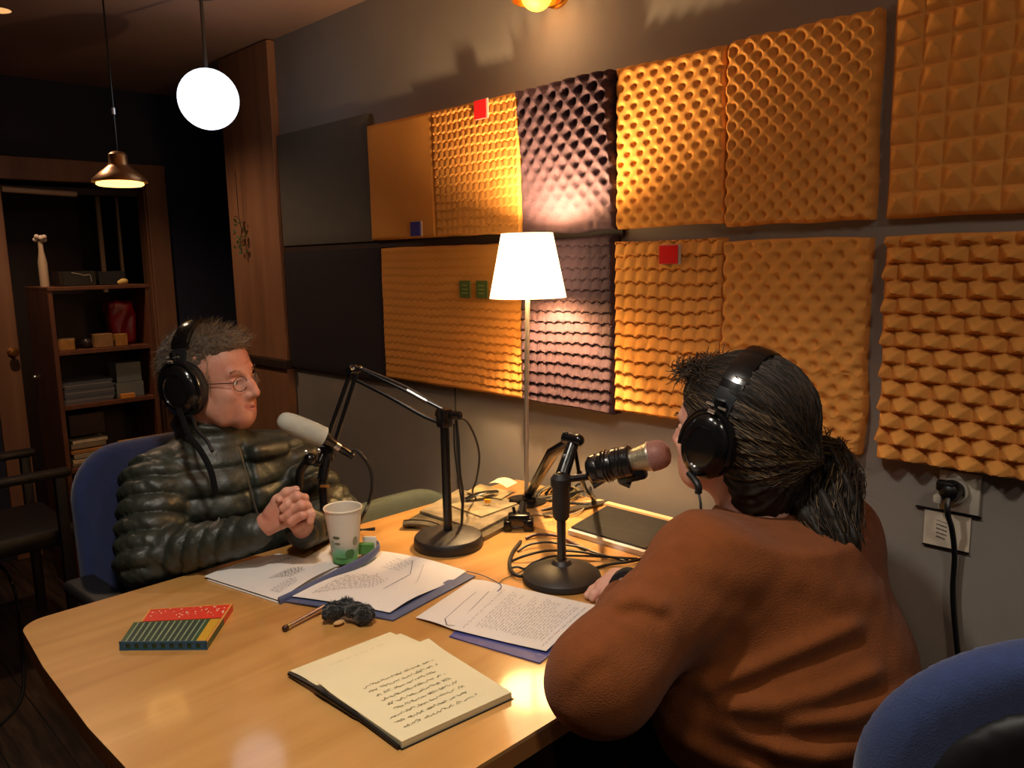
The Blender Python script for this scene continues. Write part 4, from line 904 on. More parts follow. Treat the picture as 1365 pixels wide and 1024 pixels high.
# hooks / handles at left
b=MB(); q=Vector((-4.33,.952,1.02)); b.lathe([(.02,0),(.02,.006),(.008,.01),(.008,.03),(.02,.04),(.02,.055),(0,.06)],q,16,axis=(1,0,0)); tag(b.build('door_knob',mat('aged_brass',(200,130,70),.3,metal=.8),None,True),'brass round knob on the left door casing','knob')
b=MB(); b.sphere((-3.92,.938,.985-.05),.010,12); b.tube([(-3.92,.938,.935),(-3.92,.948,.935)],.004,8); tag(b.build('cabinet_knob',mat('chrome_knob',(220,216,210),.2,metal=.9),None,True),'small shiny knob on the side of the bookshelf','knob')
# ================================================================= chairs
m_bl=mat('blue_chair_fabric',(34,48,92),.9,var=.08,vscale=40,bump=.3,bscale=300,sheen=.3)
m_bl2=mat('bright_blue_chair_fabric',(46,62,108),.9,var=.06,vscale=60,bump=.35,bscale=350,sheen=.3)
m_pb=mat('black_chair_plastic',(22,22,24),.55)
m_gn=mat('grey_green_chair_fabric',(70,76,66),.9,var=.06,vscale=40,bump=.2,bscale=300)
def cushion(name,c,size,R,m,parent,bulge=.02,rad=.09):
    """rounded cushion: size (w,h,t) in the local frame R=(width axis,height axis,normal)"""
    W,H,T=size; f=SDF(); c=np.array(c); Rm=np.array(R).T
    f2=lambda P: None
    def fn(P):
        Q=(P-c)@Rm; x,y,z=Q[...,0],Q[...,1],Q[...,2]
        bend=z-bulge*((x/W*2)**2)     # curves round the sitter
        qx=np.abs(x)-(W/2-rad); qy=np.abs(y)-(H/2-rad)
        d2=np.sqrt(np.maximum(qx,0)**2+np.maximum(qy,0)**2)+np.minimum(np.maximum(qx,qy),0)-rad
        wz=np.abs(bend)-T/2
        rr_=T*.45; a=d2+rr_; b_=wz+rr_
        return (np.sqrt(np.maximum(a,0)**2+np.maximum(b_,0)**2)+np.minimum(np.maximum(a,b_),0)-rr_)*.9
    f.add(fn); r=math.sqrt(W*W+H*H)/2+.05
    V,F=f.mesh(c-r,c+r,.011); return link(name,npmesh(name,V,F),m,parent,True)
def office_chair(loc,yaw,label,m_f,seat_z=.45,back_c=.70,back_h=.46,back_w=.44,tilt=.12,group=None,arms=True,armz=.66,back_x=-.24,brad=.13):
    t=thing('office_chair',(loc[0],loc[1],0),label,'chair',group)
    Fw=Vector((math.cos(yaw),math.sin(yaw),0)); Sd=Vector((-Fw.y,Fw.x,0)); Z_=Vector((0,0,1)); o=Vector((loc[0],loc[1],0))
    up=(Z_*math.cos(tilt)-Fw*math.sin(tilt)); nm=Fw*math.cos(tilt)+Z_*math.sin(tilt)
    cushion('seat',o+Z_*(seat_z-.03),(.48,.46,.08),(Sd,Fw,Z_),m_f,t,0,.1)
    bc=o+Fw*back_x+Z_*back_c
    cushion('backrest',bc,(back_w,back_h,.06),(Sd,up,nm),m_f,t,.05,brad)
    cushion('back_shell',bc-nm*.045,(back_w-.12,back_h-.12,.03),(Sd,up,nm),m_pb,t,.05,max(.04,brad-.06))
    b=MB(); b.tube(bez([o+Z_*(seat_z-.08)-Fw*.1,o+Fw*(back_x-.05)+Z_*(seat_z-.04),bc-nm*.05-up*.06,bc-nm*.045+up*.05]),.018,10); b.build('back_bar',m_pb,t)
    b=MB(); b.tube([o+Z_*.10,o+Z_*(seat_z-.08)],[.028,.022],14); b.build('gas_column',m_pb,t)
    for k in range(5):
        a=yaw+k*2*pi/5+.3; d=Vector((math.cos(a),math.sin(a),0)); b=MB(); b.tube([o+Z_*.11,o+d*.27+Z_*.075],[.024,.014],10); ft=b.build('foot',m_pb,t)
        b=MB(); b.lathe([(0,-.011),(.024,-.011),(.024,.011),(0,.011)],o+d*.27+Z_*.0265,14,axis=Vector((-d.y,d.x,0))); b.build('caster',m_pb,ft)
    if arms:
        for s_ in (-1,1):
            p=o+Sd*s_*.27+Z_*armz
            b=MB(); b.box(p+Fw*.02,(.25,.075,.03),rot=yaw,bevel=.013,seg=3); b.build('armrest_pad',m_pb,t)
            b=MB(); b.tube([p-Z_*.01,o+Sd*s_*.27+Z_*(seat_z-.05)+Fw*.0,o+Sd*s_*.15+Z_*(seat_z-.075)],.014,10); b.build('armrest_post',m_pb,t)
    return t
office_chair((-1.93,.80),0.05,'blue office chair under the man in the puffer jacket',m_bl,seat_z=.46,back_c=.73,back_h=.46,back_w=.50,tilt=.05,armz=.66,back_x=-.20)
office_chair((-1.71,1.34),0,'empty grey-green chair tucked under the far side of the table',m_gn,seat_z=.45,back_c=.515,back_h=.40,back_w=.44,arms=False,back_x=-.16)
office_chair((-.335,1.30),math.radians(135),'blue office chair behind the woman at the lower right corner',m_bl2,seat_z=.45,back_c=.695,back_h=.50,back_w=.50,tilt=.10,armz=.60,back_x=-.25,brad=.22,arms=False)
# dark wooden armchair at the left edge
t=thing('dark_armchair',(-3.35,.62,0),'dark armchair in shadow at the left edge, beside the bookshelf','chair')
m_da=mat('near_black_leather',(24,18,18),.5)
b=MB(); b.box((-3.42,.62,.42),(.46,.46,.07),bevel=.02); b.build('seat',m_da,t)
cushion('backrest',(-3.40,.41,.66),(.40,.40,.06),((1,0,0),(0,-.1,1),(0,1,.1)),m_da,t,.0,.12)
for x in (-3.18,-3.64):
    b=MB(); b.box((x,.62,.665),(.055,.44,.03),bevel=.01); b.build('armrest',m_da,t)
    for y in (.44,.80): 
        b=MB(); b.box((x,y,.325),(.035,.035,.65),bevel=.004); b.build('leg',m_da,t)
t=thing('floor_cable',(-3.0,.5,0),'black cable curling on the dark floor at the left edge','cable')
b=MB(); b.tube(bez([at(-20,742,3.1),at(6,760,3.1),at(20,790,3.1),at(26,830,3.05),(-2.9,.55,.006),(-2.7,.40,.006)]),.006,8); b.build('cable_run',m_cab,t)
# ================================================================= people
class Frame:
    def __init__(s, o, yaw, pitch=0, roll=0, sc=1.0):
        R=Matrix.Rotation(yaw,3,'Z')@Matrix.Rotation(-pitch,3,'Y')@Matrix.Rotation(roll,3,'X')
        s.R=np.array(R); s.o=np.array(o); s.s=sc
    def p(s,x,y,z): return s.o+s.R@(np.array([x,y,z])*s.s)
    def v(s,x,y,z): return s.R@np.array([x,y,z])
    def loc(s,P): return ((P-s.o)@s.R)/s.s
    def V(s,x,y,z): return Vector(s.p(x,y,z))
def head_sdf(H,male=True,smile=.5):
    f=SDF(); s=H.s; E=lambda c,r,k=.012,op='+': f.ell(H.p(*c),np.array(r)*s,H.R,k*s,op)
    C=lambda a,b,ra,rb,k=.01,op='+': f.cone(H.p(*a),H.p(*b),ra*s,rb*s,k*s,op)
    E((-.018,0,.036),(.098,.076,.086)); E((.030,0,.030),(.066,.064,.066),.03); E((.030,0,-.030),(.060,.058,.080),.03)
    E((.022,0,-.072),(.060,.052,.038),.025); E((.073,0,-.103),(.021,.025,.019),.022)
    for y in (-1,1):
        E((.064,.036*y,-.034),(.027,.024,.021),.02)
        E((.052,.042*y,-.066),(.024,.018,.030),.02)
        C((.010,.056*y,-.040),(.050,.040*y,-.092),.016,.012,.02)
        E((.004,.079*y,-.006),(.017,.008,.031),.006)
    C((.082,-.036,.016),(.090,-.012,.012),.009,.009,.014); C((.082,.036,.016),(.090,.012,.012),.009,.009,.014)
    for y in (-1,1):
        E((.101,.031*y,-.006),(.017,.018,.012),.012,'-')
        E((.079,.031*y,-.006),(.0135,.0155,.0105),.005)
        E((.095,.0315*y,-.0068),(.0125,.0125,.0050),.003,'-')      # eye opening
        C((.091,.018*y,.0005),(.086,.044*y,-.001),.0028,.0022,.004)
        C((.088,.022*y,-.019),(.083,.042*y,-.017),.003,.003,.006)
    C((.089,0,.012),(.104,0,-.020),.0085,.0100,.014); C((.104,0,-.020),(.1125,0,-.036),.0105,.0125,.012)
    for y in (-1,1):
        E((.101,.0125*y,-.040),(.0115,.0080,.0085),.006)
        E((.106,.0065*y,-.0495),(.0050,.0034,.003),.003,'-')
    E((.084,0,-.064),(.018,.034,.028),.020); E((.076,0,-.090),(.020,.030,.016),.02)
    su=.004*smile
    C((.100,0,-.0655),(.084,.028,-.068+su*3),.0052,.0024,.006); C((.100,0,-.0655),(.084,-.028,-.068+su*3),.0052,.0024,.006)
    C((.098,0,-.0785),(.083,.024,-.0735+su*2.4),.0062,.003,.006); C((.098,0,-.0785),(.083,-.024,-.0735+su*2.4),.0062,.003,.006)
    for y in (-1,1):
        C((.1055,0,-.0720),(.082,.034*y,-.0700+su*3.2),.0015,.0014,.0025,'-')
    C((-.022,0,-.060),(-.045,0,-.175),.055,.060,.03)
    if male: C((.004,0,-.120),(.008,0,-.135),.014,.012,.02)
    return f
def skin_mat(name,col,red):
    m=mat(name,col,.48,var=.0,bump=.12,bscale=300,spec=.4); nt=m.node_tree; b=nt.nodes['Principled BSDF']
    b.inputs['Subsurface Weight'].default_value=.12; b.inputs['Subsurface Radius'].default_value=(.012,.005,.003); b.inputs['Subsurface Scale'].default_value=.6
    tc=nt.nodes.new('ShaderNodeTexCoord'); n=nt.nodes.new('ShaderNodeTexNoise'); n.inputs['Scale'].default_value=22; n.inputs['Detail'].default_value=5
    nt.links.new(tc.outputs['Object'],n.inputs['Vector']); r=nt.nodes.new('ShaderNodeValToRGB'); r.color_ramp.elements[0].position=.35; r.color_ramp.elements[1].position=.7
    r.color_ramp.elements[0].color=(*srgb(col),1); r.color_ramp.elements[1].color=(*srgb(red),1); nt.links.new(n.outputs['Fac'],r.inputs['Fac']); nt.links.new(r.outputs['Color'],b.inputs['Base Color'])
    return m
m_skin=skin_mat('fair_skin',(214,158,134),(204,134,112)); m_lip=skin_mat('lip_skin',(192,118,102),(184,108,94)); m_skin2=skin_mat('pale_skin',(222,172,152),(212,150,132))
def joinVF(*L):
    V=[];F=[];n=0
    for v,f in L: V.append(v); F.append(f+n); n+=len(v)
    return np.concatenate(V),np.concatenate(F)
def head_part(H,f,h=.0022):
    lo=H.o-np.array([.17,.17,.19]); hi=H.o+np.array([.17,.17,.16]); return f.mesh(lo,hi,h)
def lipmask(q,slip=.16):
    y=np.abs(q[:,1]); zc=-.0722+slip*y; return (q[:,0]>.075)&(((q[:,2]-zc)/.0088)**2+(y/.0265)**2<1)
def body_obj(parts,H,mats,parent,slip):
    V,F=joinVF(*parts); me=npmesh('body',V,F); o=link('body',me,mats,parent,True)
    c=V[F].mean(1); q=H.loc(c); 
    me.polygons.foreach_set('material_index',lipmask(q,slip).astype(np.int32)); return o
def eyes(H,parent,look=0):
    we=mat('eye_white',(220,210,200),.2); ir=mat('eye_iris',(70,56,40),.2); pu=mat('eye_pupil',(10,8,8),.1)
    for y in (-1,1):
        b=MB(); c=H.V(.0780,.031*y,-.0065); r=.0125*H.s; b.sphere(c,r,24)
        o=b.build('eye',[we,ir,pu],parent)
        d=Vector(H.v(math.cos(look),math.sin(look),0)); 
        for p in o.data.polygons:
            a=(p.center-c).normalized().angle(d); p.material_index=2 if a<.20 else (1 if a<.48 else 0)
def blade(b,p,d,L,w,bend=None,seg=3,mi=0):
    """one flat tapering hair"""
    d=d.normalized(); n=d.orthogonal().normalized(); n.rotate(Quaternion(d,random.random()*6.28)); pts=[]; q=p.copy(); dd=d.copy(); bd=bend or Vector((0,0,-.15))
    for i in range(seg+1):
        pts.append(q.copy()); q=q+dd*L/seg; dd=(dd+bd/seg).normalized()
    pv=None
    for i,q in enumerate(pts):
        ww=w*(1-i/seg)*.5+.00008; a=b.bm.verts.new(q-n*ww); c=b.bm.verts.new(q+n*ww)
        if pv: f=b.bm.faces.new((pv[0],pv[1],c,a)); f.material_index=mi
        pv=(a,c)
# ---------------------------------------------------------------- the man
H=Frame(at(280,504,1.93),math.radians(31),pitch=math.radians(2),roll=math.radians(2),sc=1.04); HM=H
tm=thing('person',(-1.93,.82,0),'smiling man in glasses and dark quilted puffer jacket, hands clasped on the table','person')
fh=head_sdf(H,True,.9)
S_R=(-1.865,.668,.895); E_R=(-1.755,.600,.770); W_R=np.array(at(343,708,1.72)); S_L=(-1.85,.995,.895); E_L=(-1.70,1.03,.775); W_L=np.array(at(404,706,1.80))
low=SDF()
low.ell((-1.95,.82,.53),(.13,.17,.12),k=.05); low.ell((-1.91,.82,.74),(.10,.15,.17),k=.06); low.cone((-1.87,.70,.885),(-1.87,.96,.885),.055,.055,.05)
low.cone((-1.87,.83,.88),H.p(-.03,0,-.13),.055,.052,.03)
for S,E_,W in ((S_R,E_R,W_R),(S_L,E_L,W_L)): low.cone(S,E_,.045,.038,.02); low.cone(E_,W,.038,.024,.01)
for y in (.73,.91): low.cone((-1.92,y,.53),(-1.50,y,.53),.075,.055,.03); low.cone((-1.50,y,.53),(-1.46,y,.10),.052,.036,.02)
LV=low.mesh((-2.15,.5,.05),(-1.38,1.15,1.05),.010)
def P_(x,y,d): return np.array(at(x,y,d))
hr=SDF(); D=1.685
hr.cone(P_(341,708,D+.035),P_(354,698,D+.022),.0195,.0215,.01,flat=None)
hr.cone(P_(354,699,D+.026),P_(372,676,D+.014),.020,.0165,.008); hr.cone(P_(352,705,D+.024),P_(376,696,D+.012),.018,.0145,.008); hr.cone(P_(356,696,D+.022),P_(376,685,D+.012),.018,.0155,.008)
# right hand: thumb on top
hr.chain([P_(360,684,D+.012),P_(370,667,D+.006),P_(382,656.5,D),P_(394.5,652.5,D-.003)],[.0140,.0112,.0094,.0080],.008)
# fingers of the clasp
hr.chain([P_(376,678,D+.02),P_(385,669,D),P_(397,662,D-.008),P_(406,664,D+.010),P_(408,671,D+.026)],[.0110,.0100,.0096,.0088,.0080],.004)
hr.chain([P_(377,688,D+.018),P_(387,682,D-.004),P_(402,674,D-.012),P_(410,675,D+.006),P_(412,683,D+.022)],[.0110,.0100,.0096,.0088,.0080],.004)
hr.chain([P_(375,699,D+.012),P_(388,695.5,D-.004),P_(403,687,D-.010),P_(411,683,D+.006),P_(414,690,D+.020)],[.0104,.0096,.0092,.0086,.0078],.004)
hr.chain([P_(410,680,D+.012),P_(415,685,D+.004),P_(413.5,695,D+.002)],[.0098,.0092,.0082],.004)
hr.chain([P_(388,697,D+.020),P_(396,702,D+.012),P_(403,699,D+.012)],[.0100,.0096,.0084],.004)
# finger tips of the other hand lying over the back of the palm
hr.chain([P_(392,674,D+.016),P_(383,673,D-.010),P_(377,678,D-.012)],[.0100,.0094,.0086],.003)
hr.chain([P_(392,687,D+.018),P_(383,686,D-.008),P_(377,690,D-.008)],[.0098,.0092,.0084],.003)
hr.chain([P_(376,674,D+.02),P_(370,671,D+.006),P_(366,673,D+.004)],[.0088,.0080,.0072],.003)
# left palm behind
hr.cone(P_(404,706,D+.10),P_(400,690,D+.05),.024,.026,.02); hr.cone(P_(400,690,D+.05),P_(393,672,D+.035),.026,.020,.02)
for (x,y) in ((372,667),(383,669),(385,682),(387,695)): hr.ell(P_(x,y,D-.009),(.0058,.0058,.0058),k=.006)
HR=hr.mesh(P_(380,685,D+.05)-.13,P_(380,685,D+.05)+.13,.0020)
o=body_obj([head_part(H,fh,.0017),LV,HR],H,[m_skin,m_lip],tm,.34)
eyes(H,tm,.1)
# finger nail pieces
b=MB()
for (x,y,d) in ((397,652.5,D-.008),): b.sphere(P_(x,y,d),.0040,10,scale=(1,1,.6))
b.build('fingernail',mat('nail_pink',(222,176,160),.25),tm)
# eyebrows
b=MB()
for y in (-1,1):
    for k in range(90):
        t_=random.random(); p=H.V(.092-.010*t_,(.014+.033*t_)*y,.0135+.006*math.sin(t_*2.4)+random.uniform(-.002,.002)); d=Vector(H.v(.3,y*.9,.25+random.uniform(-.3,.3)))
        blade(b,p+Vector(H.v(.006,0,0)),d,.009,.0009,seg=2)
b.build('eyebrow',mat('grey_brown_brow',(82,62,46),.8),tm,False)
# hair of the man
m_h1=mat('grey_brown_hair',(92,76,60),.6,var=.35,vscale=160,sheen=.2,bump=.5,bscale=500); m_h2=mat('light_grey_brown_hair',(170,142,108),.5)
def man_hair_region(q):   # q local coordinates -> signed: >0 keeps hair
    x,y,z=q[...,0],q[...,1],q[...,2]
    front=.060+.020*np.clip((z-.05)/.05,0,1)-.0*y; front=np.where(z<.052,.040-.012*np.clip((.05-z)/.05,0,1.5),.075)
    return front-x
fz=SDF()
dz=lambda P: .0035*vnoise(P*170,8)+.002*vnoise(P*420,9)
fz.ell(H.p(-.020,0,.038),np.array([.102,.081,.089])*H.s,H.R,.01,disp=dz); fz.ell(H.p(.040,0,.078),np.array([.050,.058,.028])*H.s,H.R,.03,disp=dz); fz.ell(H.p(.066,.01,.082),np.array([.024,.042,.016])*H.s,H.R,.02,disp=dz)
fz.ell(H.p(-.050,0,-.045),np.array([.060,.066,.055])*H.s,H.R,.03,disp=dz)
fz.ell(H.p(.112,0,-.000),np.array([.060,.115,.062])*H.s,H.R,.026,'-'); fz.ell(H.p(.100,0,-.06),np.array([.085,.110,.075])*H.s,H.R,.024,'-')
HV,HF=fz.mesh(H.o-.17,H.o+.18,.0032)
o=link('hair',npmesh('hair',HV,HF),[m_h1,m_h2],tm,True)
rng=np.random.RandomState(3)
b=MB(); 
for i in rng.choice(len(HV),5200):
    q=H.loc(HV[i]); 
    if q[2]<-.02 and rng.rand()<.5: continue
    n=Vector(H.R@np.array([(q[0]+.02)/.10**2,q[1]/.08**2,(q[2]-.03)/.09**2])).normalized()
    fw=Vector(H.v(.75 if q[2]>.06 else -.5,.15*rng.normal(),.15 if q[2]>.06 else -.8))
    up=.62 if q[2]>.07 and q[0]>.0 else .16
    d=(n*up+fw*.6+Vector(rng.normal(size=3))*.28)
    blade(b,Vector(HV[i])-n*.001,d,.012+.014*rng.rand()*(1.5 if q[2]>.08 else .8),.0011,seg=3,mi=1 if rng.rand()<(.55 if q[2]>.05 else .15) else 0)
for i in range(700):
    y=rng.uniform(-.062,.062); a=rng.rand(); q=np.array([.078-.010*a-abs(y)*.25+.0,y,.070+.020*a]) if rng.rand()<.6 else np.array([.030+.02*rng.rand(),(.066+.006*rng.rand())*(1 if rng.rand()<.5 else -1),.075-.09*rng.rand()])
    P=Vector(H.p(*q)); d=Vector(H.v(.7,.3*rng.normal(),.1+.5*rng.rand()) if q[0]>.05 else H.v(-.1+.3*rng.normal(),0,-1)); blade(b,P,d,.016,.0010,bend=Vector((0,0,-.3)),seg=3,mi=1 if rng.rand()<.5 else 0)
b.build('hair_strands',[m_h1,m_h2],tm,False)
# jacket -----------------------------------------------------------
m_jk=mat('quilted_green_black_nylon',(46,50,42),.47,var=.12,vscale=10,bump=.35,bscale=90,spec=.55,coat=.0)
def puff(z,p,amp): return -amp*np.abs(np.sin(pi*z/p))**.55
def tdisp(P):
    z=P[...,2]+.010*vnoise(P*np.array([10,10,4]),11)-.05*np.abs(P[...,1]-.83)*.6
    d=puff(z,.062,.014)+.0035*vnoise(P*62,12)+.002*vnoise(P*130,13)
    fr=np.clip((P[...,0]+1.90)/.05,0,1); yc=.848+.03*(P[...,2]-.8)
    return d+.014*fr*np.exp(-((P[...,1]-yc)/.007)**2)
def sdisp(a,b,p,amp,ph=0):
    a=np.array(a); b=np.array(b); u=(b-a)/np.linalg.norm(b-a); u2=u*.7+np.array([0,0,-.3]); u2/=np.linalg.norm(u2)
    def f(P): 
        t=(P-a)@u2+ph+.007*vnoise(P*14,17); return puff(t,p,amp)+.0035*vnoise(P*66,15)+.002*vnoise(P*140,16)
    return f
j=SDF()
j.ell((-1.95,.82,.56),(.165,.205,.15),k=.05,disp=tdisp); j.ell((-1.915,.825,.72),(.150,.200,.15),k=.06,disp=tdisp); j.ell((-1.885,.83,.85),(.130,.195,.12),k=.06,disp=tdisp)
j.cone((-1.875,.70,.893),(-1.87,.965,.893),.072,.070,.05,disp=tdisp)
j.cone((-1.875,.82,.90),H.p(-.022,0,-.100),.092,.080,.03,disp=lambda P: .003*vnoise(P*70,12)+.004*np.cos((P[...,2]-.96)*150))
up=np.array(H.v(.30,0,1)); up/=np.linalg.norm(up)
j.half(H.p(-.02,0,-.086),-up,.006); 
j.cone(P_(342,603,1.915),P_(374,598,1.985),.019,.022,.03); j.ell(H.p(.000,0,-.080),np.array([.068,.060,.050]),H.R,.006,'-')
j.cone(S_R,E_R,.068,.058,.012,disp=sdisp(S_R,E_R,.043,.015)); j.cone(E_R,W_R+(W_R-np.array(E_R))*.0,.054,.030,.015,disp=sdisp(E_R,W_R,.034,.008,.01))
j.cone(P_(318,719,D+.045),P_(338,710,D+.026),.037,.033,.015); j.cone(S_L,E_L,.066,.056,.012,disp=sdisp(S_L,E_L,.043,.014)); j.cone(E_L,W_L-(W_L-np.array(E_L))*.02,.054,.036,.015,disp=sdisp(E_L,W_L,.034,.008,.01))
JV,JF=j.mesh((-2.16,.50,.40),(-1.40,1.17,1.06),.0042)
inside=(JV[:,0]>-1.675)&(JV[:,2]<TZ+.0015)&(JV[:,2]>TZ-.05)
JV[inside,2]=TZ+.0015
link('puffer_jacket',npmesh('puffer_jacket',JV,JF),m_jk,tm,True)
b=MB(); zp=[(-1.80,.846,.965)]
zpts=[at(318,596,1.80),at(323,612,1.79),at(331,640,1.775),at(338,668,1.77),at(345,690,1.77)]
b.tube(bez(zpts),.0022,6); b.build('zip',mat('dark_zip_metal',(110,106,96),.35,metal=.7),tm)
b=MB(); b.tube([at(292,690,1.66),at(290,697,1.66)],.0016,6); b.build('pull_tab',mat('pull_tab_metal',(200,200,196),.3,metal=.8),tm)
# trousers and shoes (mostly under the table)
m_tr=mat('dark_trousers',(22,24,32),.9)
k_=SDF(); 
for y in (.73,.91): k_.cone((-1.93,y,.535),(-1.48,y,.545),.088,.068,.04); k_.cone((-1.48,y,.545),(-1.45,y,.13),.066,.052,.02)
V,F=k_.mesh((-2.08,.58,.06),(-1.36,1.06,.68),.011); link('trousers',npmesh('trousers',V,F),m_tr,tm,True)
def shoes(pts,parent,yaw):
    for (x,y) in pts:
        k_=SDF(); c,s_=math.cos(yaw),math.sin(yaw); k_.cone((x-.05*c,y-.05*s_,.05),(x+.13*c,y+.13*s_,.035),.042,.034,.02); k_.cone((x-.02*c,y-.02*s_,.07),(x-.02*c,y-.02*s_,.12),.042,.046,.02); k_.half((0,0,.004),(0,0,1),.004)
        V,F=k_.mesh((x-.2,y-.2,-.01),(x+.2,y+.2,.18),.009); link('shoe',npmesh('shoe',V,F),m_black,parent,True)
shoes([(-1.45,.73),(-1.45,.91)],tm,0)
# dark lanyard strap across the jacket
b=MB()
sp=[at(238,545,1.80),at(252,580,1.745),at(268,602,1.735),at(281,628,1.715),at(288,660,1.71)]
b.tube(bez(sp,8),.0065,8,flat=(tuple(rt),.35)); b.build('neck_strap',mat('black_strap_cloth',(7,7,8),.9,spec=.2),tm)
# glasses
def glasses(H,label):
    t=thing('eyeglasses',H.V(.09,0,-.005),label,'glasses'); m=mat('thin_brown_wire',(70,44,34),.3,metal=.7)
    for y in (-1,1):
        b=MB(); P=[H.V(.103-.10*abs(.030*math.cos(a))*0-.008*((.031+.021*math.cos(a))/.05)**2,(.031+.021*math.cos(a))*y,-.010+.0165*math.sin(a)) for a in np.linspace(0,2*pi,29)]
        b.tube(P,.00095,6,cap=False); rm=b.build('rim',m,t)
        b=MB(); c=b.bm.verts.new(H.V(.1035-.003,.031*y,-.010)); vs=[b.bm.verts.new(p) for p in P[:-1]]
        for i in range(28): b.bm.faces.new((c,vs[i],vs[(i+1)%28]))
        b.build('lens',m_lens,rm)
        b=MB(); b.tube([H.V(.094,.052*y,-.004),H.V(.088,.060*y,-.003),H.V(.05,.070*y,-.002),H.V(.0,.079*y,.002)],.0011,6); b.build('temple_arm',m,t)
    b=MB(); b.tube(bez([H.V(.1025,-.0105,-.005),H.V(.106,0,-.001),H.V(.1025,.0105,-.005)]),.001,6); b.build('bridge',m,t)
m_lens=mat('clear_lens_glass',(230,235,240),.03,alpha=.10)
glasses(HM,'thin wire-rimmed eyeglasses worn by the man in the puffer jacket')
# headphones
def headphones(H,label,lean=0.0,R=1.0,cw=.054,chh=.064,boom=1,mats=None,lift=.150):
    t=thing('headphones',H.V(0,0,.13),label,'headphones')
    gl,du,pad=mats; ct,st=math.cos(lean),math.sin(lean)
    def L(x,y,z): # lean the band backwards about the ear axis
        return H.V(x*ct-z*st-.004, y, x*st+z*ct-.008)
    def arc(r0,r1,xw,th,a0,a1,m,name,n=26,off=0):
        b=MB(); pv=None
        for i in range(n+1):
            a=a0+(a1-a0)*i/n; row=[]
            for (xx,rr_) in ((-xw,0),(-xw*.96,th),(-xw*.5,th*1.25),(xw*.5,th*1.25),(xw*.96,th),(xw,0),(xw*.6,-th*.3),(-xw*.6,-th*.3)):
                ry=r0+rr_; rz=r1+rr_; row.append(b.bm.verts.new(L(xx+off,ry*math.cos(a),rz*math.sin(a))))
            if pv:
                for k in range(8): b.bm.faces.new((pv[k],pv[(k+1)%8],row[(k+1)%8],row[k]))
            else: b.bm.faces.new(row[::-1])
            pv=row
        b.bm.faces.new(pv); return b.build(name,m,t,True,45)
    top=lift
    arc(.094,top,.021,.0075,math.radians(38),math.radians(142),gl,'headband')
    arc(.091,top-.003,.019,.006,math.radians(42),math.radians(138),pad,'headband_cushion')
    for s_ in (1,-1):
        a=(lambda d: math.radians(d) if s_>0 else math.radians(180-d))
        arc(.0975,top+.001,.0185,.0045,a(15),a(46),du,'slider_yoke',10)
        arc(.100,top+.001,.0215,.0050,a(44),a(57),gl,'hinge_block',6)
        b=MB(); ax=Vector(H.v(0,s_,0)); c=L(0,.0,-.0)
        def ring(prof,name,m,oval=chh/cw):
            bb=MB(); pv=None; N=36; rows=[]
            for r_,y_ in prof:
                rows.append([bb.bm.verts.new(L(r_*math.cos(w),s_*y_,r_*oval*math.sin(w))) for w in np.linspace(0,2*pi,N,endpoint=False)])
            for A_,B_ in zip(rows,rows[1:]):
                for k in range(N): bb.bm.faces.new((A_[k],A_[(k+1)%N],B_[(k+1)%N],B_[k]))
            bb.bm.faces.new(rows[0][::-1]); bb.bm.faces.new(rows[-1]); return bb.build(name,m,t,True,40)
        ring([(cw*.80,.070),(cw*.98,.074),(cw*1.02,.083),(cw*.98,.092),(cw*.86,.094)],'ear_pad',pad)
        o=ring([(cw*.86,.092),(cw*.98,.094),(cw*1.0,.102),(cw*.95,.110),(cw*.80,.119),(cw*.60,.1235),(cw*.56,.1215),(cw*.30,.1235),(cw*.05,.1240)],'ear_cup',gl)
        b=MB(); P=[L(.5*cw*2*math.cos(w),s_*.108,.5*2*chh*math.sin(w)) for w in np.linspace(-.25,pi+.25,22)]
        b.tube(P,.0048,8); b.tube([L(0,s_*.104,chh*.98),L(0,s_*.1005,chh*1.35)],.009,10); fk=b.build('fork',gl,t)
        b=MB(); b.tube([L(.006,s_*.118,chh*1.05),L(-.006,s_*.118,chh*1.05)],.0035,8); b.tube([L(-.018,s_*.108,chh*1.18),L(.018,s_*.108,chh*1.18)],.0022,8); b.build('hinge_pin',m_knob,fk)
    return t,L
m_hg=mat('glossy_headphone_plastic',(18,18,19),.16); m_hd=mat('satin_headphone_metal',(48,50,52),.28,metal=.4); m_hp=mat('soft_black_pad',(13,13,14),.6,bump=.2,bscale=80)
t,L=headphones(HM,'bulky glossy black headphones worn by the man in glasses',lean=.10,cw=.050,chh=.062,lift=.139,mats=(m_hg,m_hd,m_hp))
b=MB(); b.tube(bez([L(.0,-.115,-.060),at(256,556,1.80),at(262,572,1.77),at(276,588,1.75),at(283,602,1.735)]),.004,8); b.build('cable',m_cab,t)
# ---------------------------------------------------------------- the woman
H=Frame(at(981,573,1.42),math.radians(181),pitch=math.radians(2),roll=0,sc=1.03); HW=H
tw=thing('person',(-.52,1.24,0),'woman seen from behind in a rust brown sweater with a dark ponytail','person')
fh=head_sdf(H,False,.3)
SL=P_(932,762,1.27); SR=P_(1118,712,1.50); EL=P_(802,905,1.115); NK=P_(1010,690,1.43)
WL=np.array([onz(838,777,TZ+.030).x,onz(838,777,TZ+.030).y,TZ+.030]); ER=np.array([-.66,1.43,.70]); WR=np.array([-.80,1.28,.775])
low=SDF(); low.ell((-.52,1.24,.53),(.14,.18,.12),k=.05); low.ell((-.56,1.245,.72),(.11,.15,.17),k=.06); low.cone(SL+[.0,.03,-.01],SR-[0,.03,.01],.05,.05,.05)
low.cone((SL+SR)/2,H.p(-.03,0,-.13),.058,.054,.03)
